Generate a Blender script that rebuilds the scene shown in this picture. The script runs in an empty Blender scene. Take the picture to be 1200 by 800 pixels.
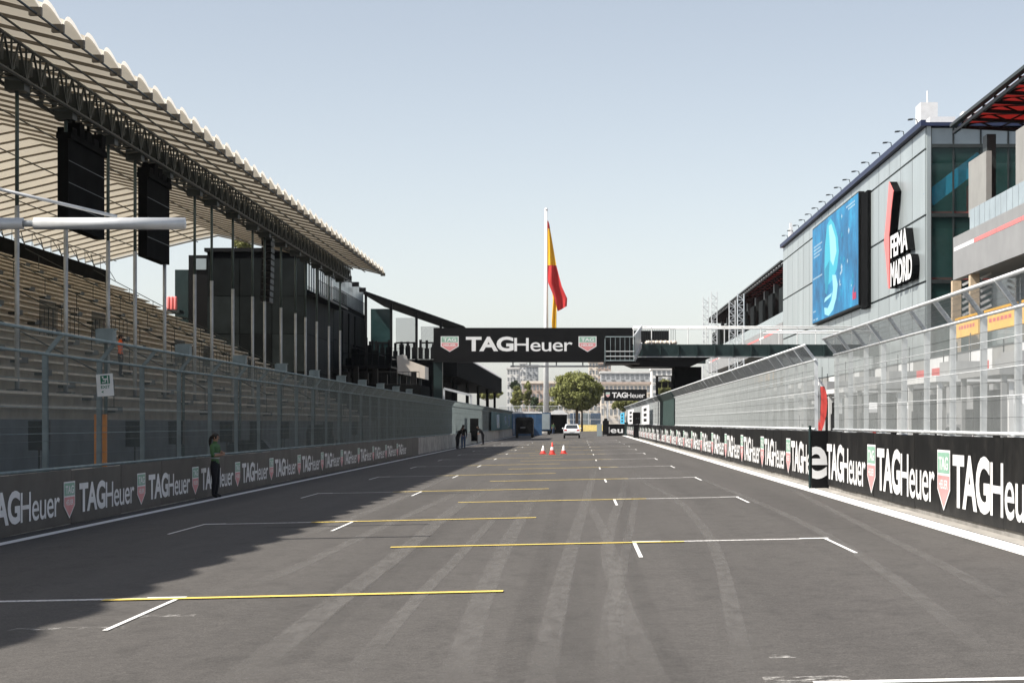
import bpy, bmesh, math, random
from mathutils import Vector, Matrix
random.seed(7)
sc = bpy.context.scene
C = sc.collection
R = math.radians

# ------------------------------------------------------------------ camera
F, HX, HY, H = 2400.0, 678.0, 495.0, 1.69        # focal length in px, horizon point, eye height
cam = bpy.data.cameras.new('camera'); camo = bpy.data.objects.new('camera', cam); C.objects.link(camo)
cam.sensor_width = 36; cam.lens = 36 * F / 1200
cam.shift_x = -(HX - 600) / 1200; cam.shift_y = (HY - 400) / 1200
cam.clip_start = 0.1; cam.clip_end = 9000
camo.location = (0, 0, H); camo.rotation_euler = (R(90), 0, 0)
sc.camera = camo

# ------------------------------------------------------------------ sky, sun, exposure
SUN = Vector((9.5, 3.6, -12.7)).normalized()
w = bpy.data.worlds.new('World'); sc.world = w; w.use_nodes = True
nt = w.node_tree; nt.nodes.clear()
sky = nt.nodes.new('ShaderNodeTexSky'); sky.sky_type = 'NISHITA'; sky.sun_disc = False
sky.sun_elevation = math.asin(-SUN.z); sky.sun_rotation = math.atan2(-SUN.x, -SUN.y)
sky.altitude = 0; sky.air_density = 0.95; sky.dust_density = 1.1; sky.ozone_density = 1.0
bg = nt.nodes.new('ShaderNodeBackground'); bg.inputs['Strength'].default_value = 0.114
wo = nt.nodes.new('ShaderNodeOutputWorld')
bw = nt.nodes.new('ShaderNodeRGBToBW'); mx = nt.nodes.new('ShaderNodeMix'); mx.data_type = 'RGBA'; mx.inputs[0].default_value = 0.58
nt.links.new(sky.outputs[0], bw.inputs[0]); nt.links.new(sky.outputs[0], mx.inputs[6]); nt.links.new(bw.outputs[0], mx.inputs[7])   # hazy, less saturated sky
nt.links.new(mx.outputs[2], bg.inputs[0]); nt.links.new(bg.outputs[0], wo.inputs[0])
sl = bpy.data.lights.new('sun', 'SUN'); sl.energy = 5.0; sl.angle = R(0.5); sl.color = (1.0, 0.95, 0.87)
so = bpy.data.objects.new('sun', sl); C.objects.link(so); so.location = (-60, -20, 90)
so.rotation_euler = SUN.to_track_quat('-Z', 'Y').to_euler()
vs = sc.view_settings; vs.view_transform = 'Standard'; vs.look = 'None'; vs.gamma = 1.0; vs.exposure = 0.7
vs.use_curve_mapping = False
sc.cycles.use_denoising = True
sc.cycles.transparent_max_bounces = 24

# ------------------------------------------------------------------ materials
def mat(name, col, rough=0.7, metal=0.0, var=0.0, scale=4.0, bump=0.0, bscale=40.0, spec=0.4, stretch=None,
        emit=None, estr=0.0, transl=0.0, alpha=1.0, dirt=None, dirt_scale=1.0, dirt_amt=0.5, coat=0.0, objvar=0.0):
    m = bpy.data.materials.new(name); m.use_nodes = True
    n = m.node_tree; b = n.nodes['Principled BSDF']
    b.inputs['Base Color'].default_value = (*col, 1); b.inputs['Roughness'].default_value = rough
    b.inputs['Metallic'].default_value = metal; b.inputs['Specular IOR Level'].default_value = spec
    b.inputs['Coat Weight'].default_value = coat
    tc = n.nodes.new('ShaderNodeTexCoord'); geo = n.nodes.new('ShaderNodeNewGeometry')
    src = geo.outputs['Position']
    if stretch:
        mp = n.nodes.new('ShaderNodeMapping'); mp.inputs['Scale'].default_value = stretch
        n.links.new(src, mp.inputs[0]); src = mp.outputs[0]
    colsock = None
    if var > 0:
        t = n.nodes.new('ShaderNodeTexNoise'); t.inputs['Scale'].default_value = scale; t.inputs['Detail'].default_value = 6
        n.links.new(src, t.inputs['Vector'])
        r = n.nodes.new('ShaderNodeValToRGB')
        r.color_ramp.elements[0].position = 0.3; r.color_ramp.elements[1].position = 0.7
        r.color_ramp.elements[0].color = (*[max(0, c * (1 - var)) for c in col], 1)
        r.color_ramp.elements[1].color = (*[min(1, c * (1 + var)) for c in col], 1)
        n.links.new(t.outputs['Fac'], r.inputs[0]); colsock = r.outputs[0]
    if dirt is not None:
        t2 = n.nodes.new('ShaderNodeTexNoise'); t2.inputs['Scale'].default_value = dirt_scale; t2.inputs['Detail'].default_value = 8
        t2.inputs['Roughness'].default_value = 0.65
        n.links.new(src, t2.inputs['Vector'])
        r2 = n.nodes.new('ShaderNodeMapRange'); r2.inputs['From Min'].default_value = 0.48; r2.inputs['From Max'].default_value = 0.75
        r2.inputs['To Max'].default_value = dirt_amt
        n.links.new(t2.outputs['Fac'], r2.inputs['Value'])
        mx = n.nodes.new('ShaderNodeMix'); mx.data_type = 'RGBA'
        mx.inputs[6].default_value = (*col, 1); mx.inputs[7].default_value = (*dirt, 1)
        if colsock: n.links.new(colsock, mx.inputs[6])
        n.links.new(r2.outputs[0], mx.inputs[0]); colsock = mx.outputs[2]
    if objvar > 0:
        oi = n.nodes.new('ShaderNodeObjectInfo'); mr = n.nodes.new('ShaderNodeMapRange')
        mr.inputs['To Min'].default_value = 1 - objvar; mr.inputs['To Max'].default_value = 1 + objvar
        n.links.new(oi.outputs['Random'], mr.inputs['Value'])
        mm = n.nodes.new('ShaderNodeMix'); mm.data_type = 'RGBA'; mm.blend_type = 'MULTIPLY'; mm.inputs[0].default_value = 1
        mm.inputs[6].default_value = (*col, 1)
        if colsock: n.links.new(colsock, mm.inputs[6])
        n.links.new(mr.outputs[0], mm.inputs[7]); colsock = mm.outputs[2]
    if colsock: n.links.new(colsock, b.inputs['Base Color'])
    if bump > 0:
        t3 = n.nodes.new('ShaderNodeTexNoise'); t3.inputs['Scale'].default_value = bscale; t3.inputs['Detail'].default_value = 3
        n.links.new(geo.outputs['Position'], t3.inputs['Vector'])
        bp = n.nodes.new('ShaderNodeBump'); bp.inputs['Strength'].default_value = bump; bp.inputs['Distance'].default_value = 0.02
        n.links.new(t3.outputs['Fac'], bp.inputs['Height']); n.links.new(bp.outputs[0], b.inputs['Normal'])
    if emit:
        b.inputs['Emission Color'].default_value = (*emit, 1); b.inputs['Emission Strength'].default_value = estr
    out = n.nodes['Material Output']
    if transl > 0:
        tr = n.nodes.new('ShaderNodeBsdfTranslucent'); tr.inputs[0].default_value = (*col, 1)
        ms = n.nodes.new('ShaderNodeMixShader'); ms.inputs[0].default_value = transl
        n.links.new(b.outputs[0], ms.inputs[1]); n.links.new(tr.outputs[0], ms.inputs[2]); n.links.new(ms.outputs[0], out.inputs[0])
    if alpha < 1: b.inputs['Alpha'].default_value = alpha
    return m

def asphalt_mat():
    m = bpy.data.materials.new('asphalt'); m.use_nodes = True
    n = m.node_tree; b = n.nodes['Principled BSDF']; L = n.links
    geo = n.nodes.new('ShaderNodeNewGeometry')
    def noise(scale, detail, st=(1, 1, 1), rough=0.55):
        mp = n.nodes.new('ShaderNodeMapping'); mp.inputs['Scale'].default_value = st
        L.new(geo.outputs['Position'], mp.inputs[0])
        t = n.nodes.new('ShaderNodeTexNoise'); t.inputs['Scale'].default_value = scale; t.inputs['Detail'].default_value = detail
        t.inputs['Roughness'].default_value = rough
        L.new(mp.outputs[0], t.inputs['Vector']); return t.outputs['Fac']
    def rng(s, a, c, lo, hi):
        r = n.nodes.new('ShaderNodeMapRange'); r.inputs['From Min'].default_value = a; r.inputs['From Max'].default_value = c
        r.inputs['To Min'].default_value = lo; r.inputs['To Max'].default_value = hi; L.new(s, r.inputs['Value']); return r.outputs[0]
    def mul(a, c):
        x = n.nodes.new('ShaderNodeMath'); x.operation = 'MULTIPLY'; L.new(a, x.inputs[0]); L.new(c, x.inputs[1]); return x.outputs[0]
    fine = rng(noise(70, 4, rough=0.8), 0.3, 0.7, 0.45, 1.55)
    mid = rng(noise(9, 5, rough=0.7), 0.3, 0.7, 0.86, 1.14)
    lane = rng(noise(1.1, 5, (1, 0.03, 1)), 0.3, 0.7, 0.88, 1.13)
    big = rng(noise(0.12, 3, (1, 0.35, 1)), 0.3, 0.7, 0.9, 1.1)
    spots = rng(noise(2.2, 7, (1, 0.5, 1), 0.75), 0.25, 0.5, 0.72, 1.0)
    grit = rng(noise(28, 3, rough=0.9), 0.3, 0.7, 0.78, 1.22)
    k = mul(mul(mul(fine, mid), mul(lane, big)), mul(spots, grit))
    cm = n.nodes.new('ShaderNodeMix'); cm.data_type = 'RGBA'; cm.blend_type = 'MULTIPLY'; cm.inputs[0].default_value = 1
    cm.inputs[6].default_value = (0.078, 0.072, 0.067, 1); L.new(k, cm.inputs[7]); L.new(cm.outputs[2], b.inputs['Base Color'])
    b.inputs['Roughness'].default_value = 0.85; b.inputs['Specular IOR Level'].default_value = 0.25
    bp = n.nodes.new('ShaderNodeBump'); bp.inputs['Strength'].default_value = 0.35; bp.inputs['Distance'].default_value = 0.01
    L.new(noise(110, 3), bp.inputs['Height']); L.new(bp.outputs[0], b.inputs['Normal'])
    return m

def worn_mat(name, col, wear0, wear1, scale=18.0, amt=1.0, edge=False, st=(1, 1, 1)):
    """thin painted or rubbed-in layer: opaque where worn noise is high, else clear"""
    m = bpy.data.materials.new(name); m.use_nodes = True
    n = m.node_tree; b = n.nodes['Principled BSDF']; L = n.links
    b.inputs['Base Color'].default_value = (*col, 1); b.inputs['Roughness'].default_value = 0.75
    b.inputs['Specular IOR Level'].default_value = 0.2
    geo = n.nodes.new('ShaderNodeNewGeometry')
    mp = n.nodes.new('ShaderNodeMapping'); mp.inputs['Scale'].default_value = st
    L.new(geo.outputs['Position'], mp.inputs[0])
    t = n.nodes.new('ShaderNodeTexNoise'); t.inputs['Scale'].default_value = scale; t.inputs['Detail'].default_value = 6
    t.inputs['Roughness'].default_value = 0.7
    L.new(mp.outputs[0], t.inputs['Vector'])
    r = n.nodes.new('ShaderNodeMapRange'); r.inputs['From Min'].default_value = wear0; r.inputs['From Max'].default_value = wear1
    r.inputs['To Max'].default_value = amt
    L.new(t.outputs['Fac'], r.inputs['Value']); fac = r.outputs[0]
    if edge:
        uv = n.nodes.new('ShaderNodeUVMap'); sp = n.nodes.new('ShaderNodeSeparateXYZ'); L.new(uv.outputs[0], sp.inputs[0])
        def tent(o, w):
            a = n.nodes.new('ShaderNodeMath'); a.operation = 'SUBTRACT'; a.inputs[1].default_value = 0.5; L.new(o, a.inputs[0])
            c = n.nodes.new('ShaderNodeMath'); c.operation = 'ABSOLUTE'; L.new(a.outputs[0], c.inputs[0])
            q = n.nodes.new('ShaderNodeMapRange'); q.inputs['From Min'].default_value = 0.5; q.inputs['From Max'].default_value = 0.5 - w
            q.interpolation_type = 'SMOOTHSTEP'
            L.new(c.outputs[0], q.inputs['Value']); return q.outputs[0]
        for o, wd in ((sp.outputs[0], 0.17), (sp.outputs[1], 0.25)):
            x = n.nodes.new('ShaderNodeMath'); x.operation = 'MULTIPLY'; L.new(fac, x.inputs[0]); L.new(tent(o, wd), x.inputs[1]); fac = x.outputs[0]
    L.new(fac, b.inputs['Alpha'])
    return m

M = {}
M['asphalt'] = asphalt_mat()
M['ground'] = mat('ground', (0.17, 0.155, 0.135), 0.9, var=0.3, scale=0.15, dirt=(0.12, 0.125, 0.07), dirt_scale=0.02, dirt_amt=0.7)
M['pit'] = mat('pit_asphalt', (0.10, 0.095, 0.09), 0.9, var=0.2, scale=1.5)
M['apron'] = mat('apron_concrete', (0.34, 0.32, 0.29), 0.85, var=0.22, scale=3, dirt=(0.15, 0.14, 0.12), dirt_scale=1.3, stretch=(1, 0.25, 1))
M['paint_white'] = worn_mat('paint_white', (0.72, 0.71, 0.69), 0.22, 0.36, 30)
M['paint_thin'] = worn_mat('paint_thin', (0.68, 0.66, 0.64), 0.33, 0.5, 26)
M['paint_worn'] = worn_mat('paint_worn', (0.55, 0.53, 0.5), 0.5, 0.68, 9, 0.8)
M['paint_yellow'] = worn_mat('paint_yellow', (0.70, 0.52, 0.13), 0.22, 0.38, 30)
M['line_seam'] = worn_mat('paving_seam', (0.03, 0.028, 0.026), 0.4, 0.6, 4, 0.55)
M['patch'] = worn_mat('asphalt_patch', (0.055, 0.05, 0.046), 0.35, 0.65, 2.5, 0.4)
M['line_dark'] = worn_mat('line_dark', (0.028, 0.028, 0.030), 0.2, 0.4, 6, 0.85)
M['tyre_light'] = worn_mat('tyre_light', (0.18, 0.170, 0.160), 0.22, 0.6, 9, 0.5, True, (1, 0.2, 1))
M['tyre_dark'] = worn_mat('tyre_dark', (0.05, 0.047, 0.045), 0.3, 0.75, 3, 0.13, True, (1, 0.2, 1))
M['concrete'] = mat('concrete', (0.40, 0.385, 0.36), 0.9, var=0.18, scale=2.5, dirt=(0.13, 0.12, 0.105), dirt_scale=1.2, dirt_amt=0.75, bump=0.2, objvar=0.1)
M['concrete_d'] = mat('concrete_dark', (0.2, 0.195, 0.185), 0.9, var=0.2, scale=2.0)
M['rib_brown'] = mat('brown_rib', (0.20, 0.175, 0.14), 0.7, var=0.2, scale=1)
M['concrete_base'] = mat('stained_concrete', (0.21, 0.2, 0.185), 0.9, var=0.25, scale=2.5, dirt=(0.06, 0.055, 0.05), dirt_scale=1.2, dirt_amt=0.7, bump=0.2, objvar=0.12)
M['dark_wall'] = mat('dark_teal_wall', (0.09, 0.10, 0.105), 0.85, var=0.2, scale=1.0)
M['dark_clad'] = mat('dark_cladding', (0.010, 0.0125, 0.0125), 0.7, spec=0.08, var=0.3, scale=1, objvar=0.6)
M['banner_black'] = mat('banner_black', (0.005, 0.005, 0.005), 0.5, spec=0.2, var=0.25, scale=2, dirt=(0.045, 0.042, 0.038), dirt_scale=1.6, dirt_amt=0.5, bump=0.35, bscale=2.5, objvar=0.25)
M['banner_grey'] = mat('banner_grey', (0.075, 0.070, 0.062), 0.6, var=0.15, scale=1.5, dirt=(0.12, 0.11, 0.1), dirt_scale=1.1, dirt_amt=0.6, bump=0.35, bscale=2.5, objvar=0.12)
M['black'] = mat('black', (0.005, 0.005, 0.0055), 0.5, spec=0.2, var=0.2, scale=2)
M['black_matt'] = mat('black_matt', (0.007, 0.0075, 0.008), 0.95, spec=0.03, var=0.3, scale=1.2)
M['letter_white'] = mat('letter_white', (0.80, 0.80, 0.80), 0.5, var=0.06, scale=2, dirt=(0.5, 0.48, 0.46), dirt_scale=1.5, dirt_amt=0.35)
M['shield_green'] = mat('shield_green', (0.26, 0.46, 0.35), 0.5, var=0.08)
M['exit_green'] = mat('exit_green', (0.02, 0.16, 0.09), 0.6)
M['shield_red'] = mat('shield_red', (0.72, 0.30, 0.30), 0.5, var=0.08)
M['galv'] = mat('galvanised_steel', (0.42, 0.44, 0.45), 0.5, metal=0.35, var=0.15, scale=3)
M['galv_post'] = mat('bright_galvanised', (0.66, 0.68, 0.69), 0.45, metal=0.2, var=0.15, scale=4, objvar=0.12)
M['galv_wire'] = mat('galvanised_wire', (0.33, 0.35, 0.35), 0.5, metal=0.25, var=0.1, scale=2)
M['galv_dark_shaded'] = mat('dark_shaded_galvanised', (0.22, 0.27, 0.28), 0.6, metal=0.2, var=0.2, scale=3)  # left fence's shade put into the colour; landing rails share the dark tone
M['wire_shaded'] = mat('shaded_wire', (0.17, 0.205, 0.21), 0.6, metal=0.2, var=0.15, scale=2)  # galvanised wire darkened to carry the shade the left fence stands in
M['galv_tube'] = mat('galvanised_tube', (0.62, 0.63, 0.64), 0.4, metal=0.3, var=0.1, scale=4)
M['dark_steel'] = mat('dark_steel', (0.035, 0.042, 0.042), 0.5, metal=0.2, var=0.2, scale=2)
M['green_steel'] = mat('green_steel', (0.014, 0.03, 0.03), 0.5, metal=0.1, var=0.2, scale=2)
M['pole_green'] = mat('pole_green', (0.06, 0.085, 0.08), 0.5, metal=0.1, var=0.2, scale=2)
M['white_paint'] = mat('white_painted_metal', (0.78, 0.78, 0.77), 0.45, var=0.06, scale=3)
M['membrane'] = mat('roof_membrane', (0.72, 0.66, 0.55), 0.8, var=0.12, scale=0.8, transl=0.32, objvar=0.08, dirt=(0.38, 0.33, 0.27), dirt_scale=0.5, dirt_amt=0.6)
M['valance'] = mat('white_membrane_edge', (0.78, 0.76, 0.72), 0.7, var=0.05, transl=0.4)
M['bench'] = mat('beige_bench', (0.56, 0.50, 0.41), 0.75, objvar=0.1, var=0.18, scale=1.2)
M['step'] = mat('stand_step', (0.36, 0.33, 0.285), 0.85, var=0.2, scale=1.2)
M['cladding'] = mat('grey_cladding', (0.36, 0.40, 0.405), 0.3, metal=0.2, var=0.08, scale=0.5, objvar=0.07, dirt=(0.23, 0.25, 0.25), dirt_scale=0.9, dirt_amt=0.5, stretch=(1, 1, 0.12))
M['cladding_seam'] = mat('cladding_seam', (0.06, 0.07, 0.075), 0.6)
M['grey_panel'] = mat('grey_panel', (0.27, 0.27, 0.27), 0.6, var=0.08, scale=0.8)
M['grey_pillar'] = mat('grey_pillar', (0.28, 0.275, 0.26), 0.7, var=0.1, scale=0.8)
M['blue_edge'] = mat('blue_edge', (0.02, 0.03, 0.075), 0.5, var=0.1)
M['glass'] = mat('teal_glass', (0.025, 0.055, 0.055), 0.08, spec=0.7, var=0.3, scale=0.7, coat=0.4)
M['teal_inner'] = mat('teal_inner_wall', (0.10, 0.21, 0.20), 0.3, var=0.5, scale=0.5)  # teal here stands in for the corner glass's blue-green reflection
M['glass_pale'] = mat('pale_glass', (0.30, 0.35, 0.37), 0.12, spec=0.6, var=0.15, scale=0.6)
M['glass_see'] = mat('see_through_glass', (0.4, 0.45, 0.47), 0.1, spec=0.4, alpha=0.25)
M['glass_clear'] = mat('clear_glass', (0.04, 0.11, 0.10), 0.06, spec=0.6, alpha=0.24)
M['red_roof'] = mat('red_roof_panel', (0.55, 0.09, 0.075), 0.55, var=0.2, scale=1, transl=0.5)
M['red'] = mat('red_paint', (0.62, 0.07, 0.06), 0.5, var=0.1)
M['pink_red'] = mat('coral_red', (0.80, 0.20, 0.19), 0.5, var=0.05)
M['sky_blue'] = mat('sky_blue_panel', (0.04, 0.42, 0.66), 0.5, var=0.1)
M['orange'] = mat('orange_paint', (0.70, 0.24, 0.02), 0.55, var=0.12)
M['amber'] = mat('amber_board', (0.86, 0.47, 0.055), 0.6, var=0.12, scale=1.5)
M['wood'] = mat('pale_timber', (0.58, 0.45, 0.31), 0.7, var=0.15, scale=4)
M['rubber'] = mat('rubber', (0.015, 0.015, 0.015), 0.8)
M['bluefab'] = mat('blue_sheet', (0.025, 0.075, 0.16), 0.7, var=0.25, scale=0.8)
M['teal_sheet'] = mat('teal_sheet', (0.03, 0.10, 0.12), 0.75, var=0.25, scale=0.8)
M['green_net'] = mat('green_net', (0.02, 0.045, 0.04), 0.9, var=0.3, scale=2)
M['yellow_wall'] = mat('yellow_wall', (0.78, 0.60, 0.22), 0.7, var=0.15)
M['cream'] = mat('cream_render', (0.74, 0.66, 0.57), 0.8, var=0.12, scale=1)
M['brick'] = mat('brick_wall', (0.44, 0.27, 0.20), 0.85, var=0.2, scale=1.0)
M['pale_brick'] = mat('pale_brick', (0.50, 0.40, 0.34), 0.85, var=0.15, scale=1.0)
M['render_white'] = mat('white_render', (0.66, 0.65, 0.63), 0.85, var=0.1, scale=0.5)
M['render_grey'] = mat('grey_render', (0.42, 0.43, 0.44), 0.85, var=0.1, scale=0.5)
M['window'] = mat('far_window', (0.22, 0.23, 0.24), 0.2, spec=0.6)
M['flag_red'] = mat('flag_red', (0.55, 0.035, 0.035), 0.75, var=0.1, transl=0.25)
M['flag_yellow'] = mat('flag_yellow', (0.85, 0.50, 0.03), 0.75, var=0.1, transl=0.25)
M['cone_red'] = mat('cone_red', (0.72, 0.07, 0.055), 0.5, var=0.1)
M['car_white'] = mat('car_white', (0.75, 0.76, 0.77), 0.3, coat=0.6, var=0.04)
M['car_glass'] = mat('car_glass', (0.03, 0.035, 0.04), 0.06, spec=0.8)
M['skin'] = mat('skin', (0.36, 0.21, 0.145), 0.6, var=0.08, scale=20)
M['hair'] = mat('hair', (0.015, 0.011, 0.009), 0.6, var=0.3, scale=40)
M['hivis'] = mat('hivis', (0.07, 0.15, 0.06), 0.75, var=0.12, scale=12)
M['hivis_orange'] = mat('hivis_orange', (0.85, 0.14, 0.03), 0.75, var=0.12, scale=12)
M['trousers'] = mat('trousers', (0.014, 0.014, 0.018), 0.85, var=0.2, scale=15)
M['jeans'] = mat('jeans', (0.05, 0.08, 0.15), 0.85, var=0.2, scale=15)
M['bark'] = mat('bark', (0.12, 0.08, 0.055), 0.9, var=0.3, scale=6)
M['leaf'] = mat('pine_foliage', (0.19, 0.20, 0.06), 0.7, var=0.4, scale=0.7, transl=0.2)
M['leaf2'] = mat('poplar_foliage', (0.21, 0.215, 0.075), 0.7, var=0.4, scale=0.6, transl=0.25)
M['leaf_dark'] = mat('cypress_foliage', (0.035, 0.055, 0.022), 0.7, var=0.4, scale=0.6)
M['screen'] = None

# ------------------------------------------------------------------ builders
def wloc(o):
    v = Vector((0, 0, 0))
    while o is not None:
        v += o.location; o = o.parent
    return v

class MB:
    def __init__(s): s.v = []; s.f = []; s.mi = []; s.cur = 0
    def add(s, vs, fs):
        b = len(s.v); s.v += [tuple(p) for p in vs]
        for f in fs: s.f.append(tuple(b + i for i in f)); s.mi.append(s.cur)
        return s
    def box(s, x0, x1, y0, y1, z0, z1):
        return s.add([(x0, y0, z0), (x1, y0, z0), (x1, y1, z0), (x0, y1, z0), (x0, y0, z1), (x1, y0, z1), (x1, y1, z1), (x0, y1, z1)],
                     [(0, 3, 2, 1), (4, 5, 6, 7), (0, 1, 5, 4), (1, 2, 6, 5), (2, 3, 7, 6), (3, 0, 4, 7)])
    def quad(s, a, b, c, d): return s.add([a, b, c, d], [(0, 1, 2, 3)])
    def tube(s, p0, p1, r, n=6, r1=None, caps=True):
        p0 = Vector(p0); p1 = Vector(p1); r1 = r if r1 is None else r1
        d = (p1 - p0).normalized(); u = d.orthogonal().normalized(); w = d.cross(u)
        vs = []
        for p, rr in ((p0, r), (p1, r1)):
            for i in range(n):
                a = 2 * math.pi * i / n; vs.append(p + u * math.cos(a) * rr + w * math.sin(a) * rr)
        fs = [(i, (i + 1) % n, n + (i + 1) % n, n + i) for i in range(n)]
        if caps: fs += [tuple(range(n - 1, -1, -1)), tuple(range(n, 2 * n))]
        return s.add(vs, fs)
    def bar(s, p0, p1, w, h):
        p0 = Vector(p0); p1 = Vector(p1); d = (p1 - p0).normalized()
        up = Vector((0, 0, 1)) if abs(d.z) < 0.95 else Vector((0, 1, 0))
        a = d.cross(up).normalized() * w / 2; b = a.cross(d).normalized() * h / 2
        vs = [p + x for p in (p0, p1) for x in (-a - b, a - b, a + b, -a + b)]
        return s.add(vs, [(0, 3, 2, 1), (4, 5, 6, 7), (0, 1, 5, 4), (1, 2, 6, 5), (2, 3, 7, 6), (3, 0, 4, 7)])
    def prism(s, poly, axis, a, b):
        """poly: list of 2-tuples in the plane normal to axis ('x': (y,z), 'y': (x,z), 'z': (x,y))"""
        def p3(p, t): return {'x': (t, p[0], p[1]), 'y': (p[0], t, p[1]), 'z': (p[0], p[1], t)}[axis]
        n = len(poly)
        vs = [p3(p, a) for p in poly] + [p3(p, b) for p in poly]
        return s.add(vs, [tuple(range(n - 1, -1, -1)), tuple(range(n, 2 * n))] + [(i, (i + 1) % n, n + (i + 1) % n, n + i) for i in range(n)])
    def lathe(s, c, prof, n=12):
        vs = []; fs = []
        for (r, z) in prof:
            for i in range(n):
                a = 2 * math.pi * i / n; vs.append((c[0] + r * math.cos(a), c[1] + r * math.sin(a), c[2] + z))
        for k in range(len(prof) - 1):
            for i in range(n): fs.append((k * n + i, k * n + (i + 1) % n, (k + 1) * n + (i + 1) % n, (k + 1) * n + i))
        return s.add(vs, fs)
    def ell(s, c, r, n=8, m=6):
        c = Vector(c); vs = []; fs = []
        for j in range(m + 1):
            t = math.pi * j / m
            for i in range(n):
                a = 2 * math.pi * i / n
                vs.append((c.x + r[0] * math.sin(t) * math.cos(a), c.y + r[1] * math.sin(t) * math.sin(a), c.z + r[2] * math.cos(t)))
        for j in range(m):
            for i in range(n): fs.append((j * n + i, (j + 1) * n + i, (j + 1) * n + (i + 1) % n, j * n + (i + 1) % n))
        return s.add(vs, fs)
    def mesh(s, name, mats, off=(0, 0, 0), smooth=False, fix=True):
        me = bpy.data.meshes.new(name)
        ox, oy, oz = off
        me.from_pydata([(x - ox, y - oy, z - oz) for x, y, z in s.v], [], s.f)
        if not isinstance(mats, (list, tuple)): mats = [mats]
        for m in mats: me.materials.append(M[m] if isinstance(m, str) else m)
        if len(mats) > 1: me.polygons.foreach_set('material_index', s.mi)
        if smooth: me.polygons.foreach_set('use_smooth', [True] * len(me.polygons))
        if fix:
            bm = bmesh.new(); bm.from_mesh(me); bmesh.ops.recalc_face_normals(bm, faces=bm.faces); bm.to_mesh(me); bm.free()
        me.update(); return me
    def build(s, name, mats, parent=None, smooth=False, fix=True):
        off = wloc(parent) if parent else (0, 0, 0)
        return link(name, s.mesh(name, mats, off, smooth, fix), (0, 0, 0), parent)

def link(name, me, loc, parent=None, rz=0):
    o = bpy.data.objects.new(name, me); C.objects.link(o); o.location = loc
    if rz: o.rotation_euler = (0, 0, rz)
    if parent is not None: o.parent = parent
    return o
def inst(name, me, wpos, parent, rz=0):
    return link(name, me, Vector(wpos) - (wloc(parent) if parent else Vector((0, 0, 0))), parent, rz)
def thing(name, label, cat, loc, group=None):
    o = bpy.data.objects.new(name, None); C.objects.link(o); o.location = loc; o.empty_display_size = 0.3
    o['label'] = label; o['category'] = cat
    if group: o['group'] = group
    return o
def tag(o, label, cat, group=None):
    o['label'] = label; o['category'] = cat
    if group: o['group'] = group
    return o
def struct(o): o['kind'] = 'structure'; return o
def stuff(o): o['kind'] = 'stuff'; return o
def copy_thing(o, loc, label, rz=None):
    r = o.copy(); C.objects.link(r); r.location = loc; r['label'] = label
    if rz is not None: r.rotation_euler = (0, 0, rz)
    for ch in o.children:
        c = ch.copy(); C.objects.link(c); c.parent = r
        for g in ch.children:
            d = g.copy(); C.objects.link(d); d.parent = c
    return r
def pr(): return MB()

def XZ(px, py, d): return ((px - HX) / F * d, H + (HY - py) / F * d)
S = 0.02                                          # crossfall of the track
def gz(x): return S * x
def G(px, py):
    d = F * H / ((py - HY) + S * (px - HX)); return ((px - HX) / F * d, d)

# text as mesh, in local (u right, v up) plane of unit cap height
_tc = {}
def text_geo(txt, bold=0.0, space=1.0):
    key = (txt, bold, space)
    if key not in _tc:
        cu = bpy.data.curves.new('t', 'FONT'); cu.body = txt; cu.offset = bold; cu.space_character = space; cu.resolution_u = 4
        o = bpy.data.objects.new('t', cu); C.objects.link(o)
        dg = bpy.context.evaluated_depsgraph_get(); dg.update()
        me = bpy.data.meshes.new_from_object(o.evaluated_get(dg))
        vs = [tuple(v.co[:2]) for v in me.vertices]; fs = [tuple(p.vertices) for p in me.polygons]
        bpy.data.objects.remove(o); bpy.data.curves.remove(cu); bpy.data.meshes.remove(me)
        x0 = min(v[0] for v in vs); x1 = max(v[0] for v in vs); y0 = min(v[1] for v in vs); y1 = max(v[1] for v in vs)
        _tc[key] = ([(a - x0, b - y0) for a, b in vs], fs, x1 - x0, y1 - y0)
    return _tc[key]
def words(mb, items, origin, U, V, N, width, height):
    """items: (text, bold, space) set one after another, scaled to width x height; U, V unit vectors"""
    o = Vector(origin); U = Vector(U); V = Vector(V)
    gap = 0.03; tot = sum(text_geo(*i)[2] for i in items) + gap * (len(items) - 1)
    hh = max(text_geo(*i)[3] for i in items)
    x = 0
    for it in items:
        vs, fs, tw, th = text_geo(*it)
        mb.add([o + U * ((x + a) / tot * width) + V * (b / hh * height) for a, b in vs], fs)
        x += tw + gap
    return mb
WORD = [('TAG', 0.035, 0.95), ('Heuer', 0.006, 0.93)]
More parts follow.
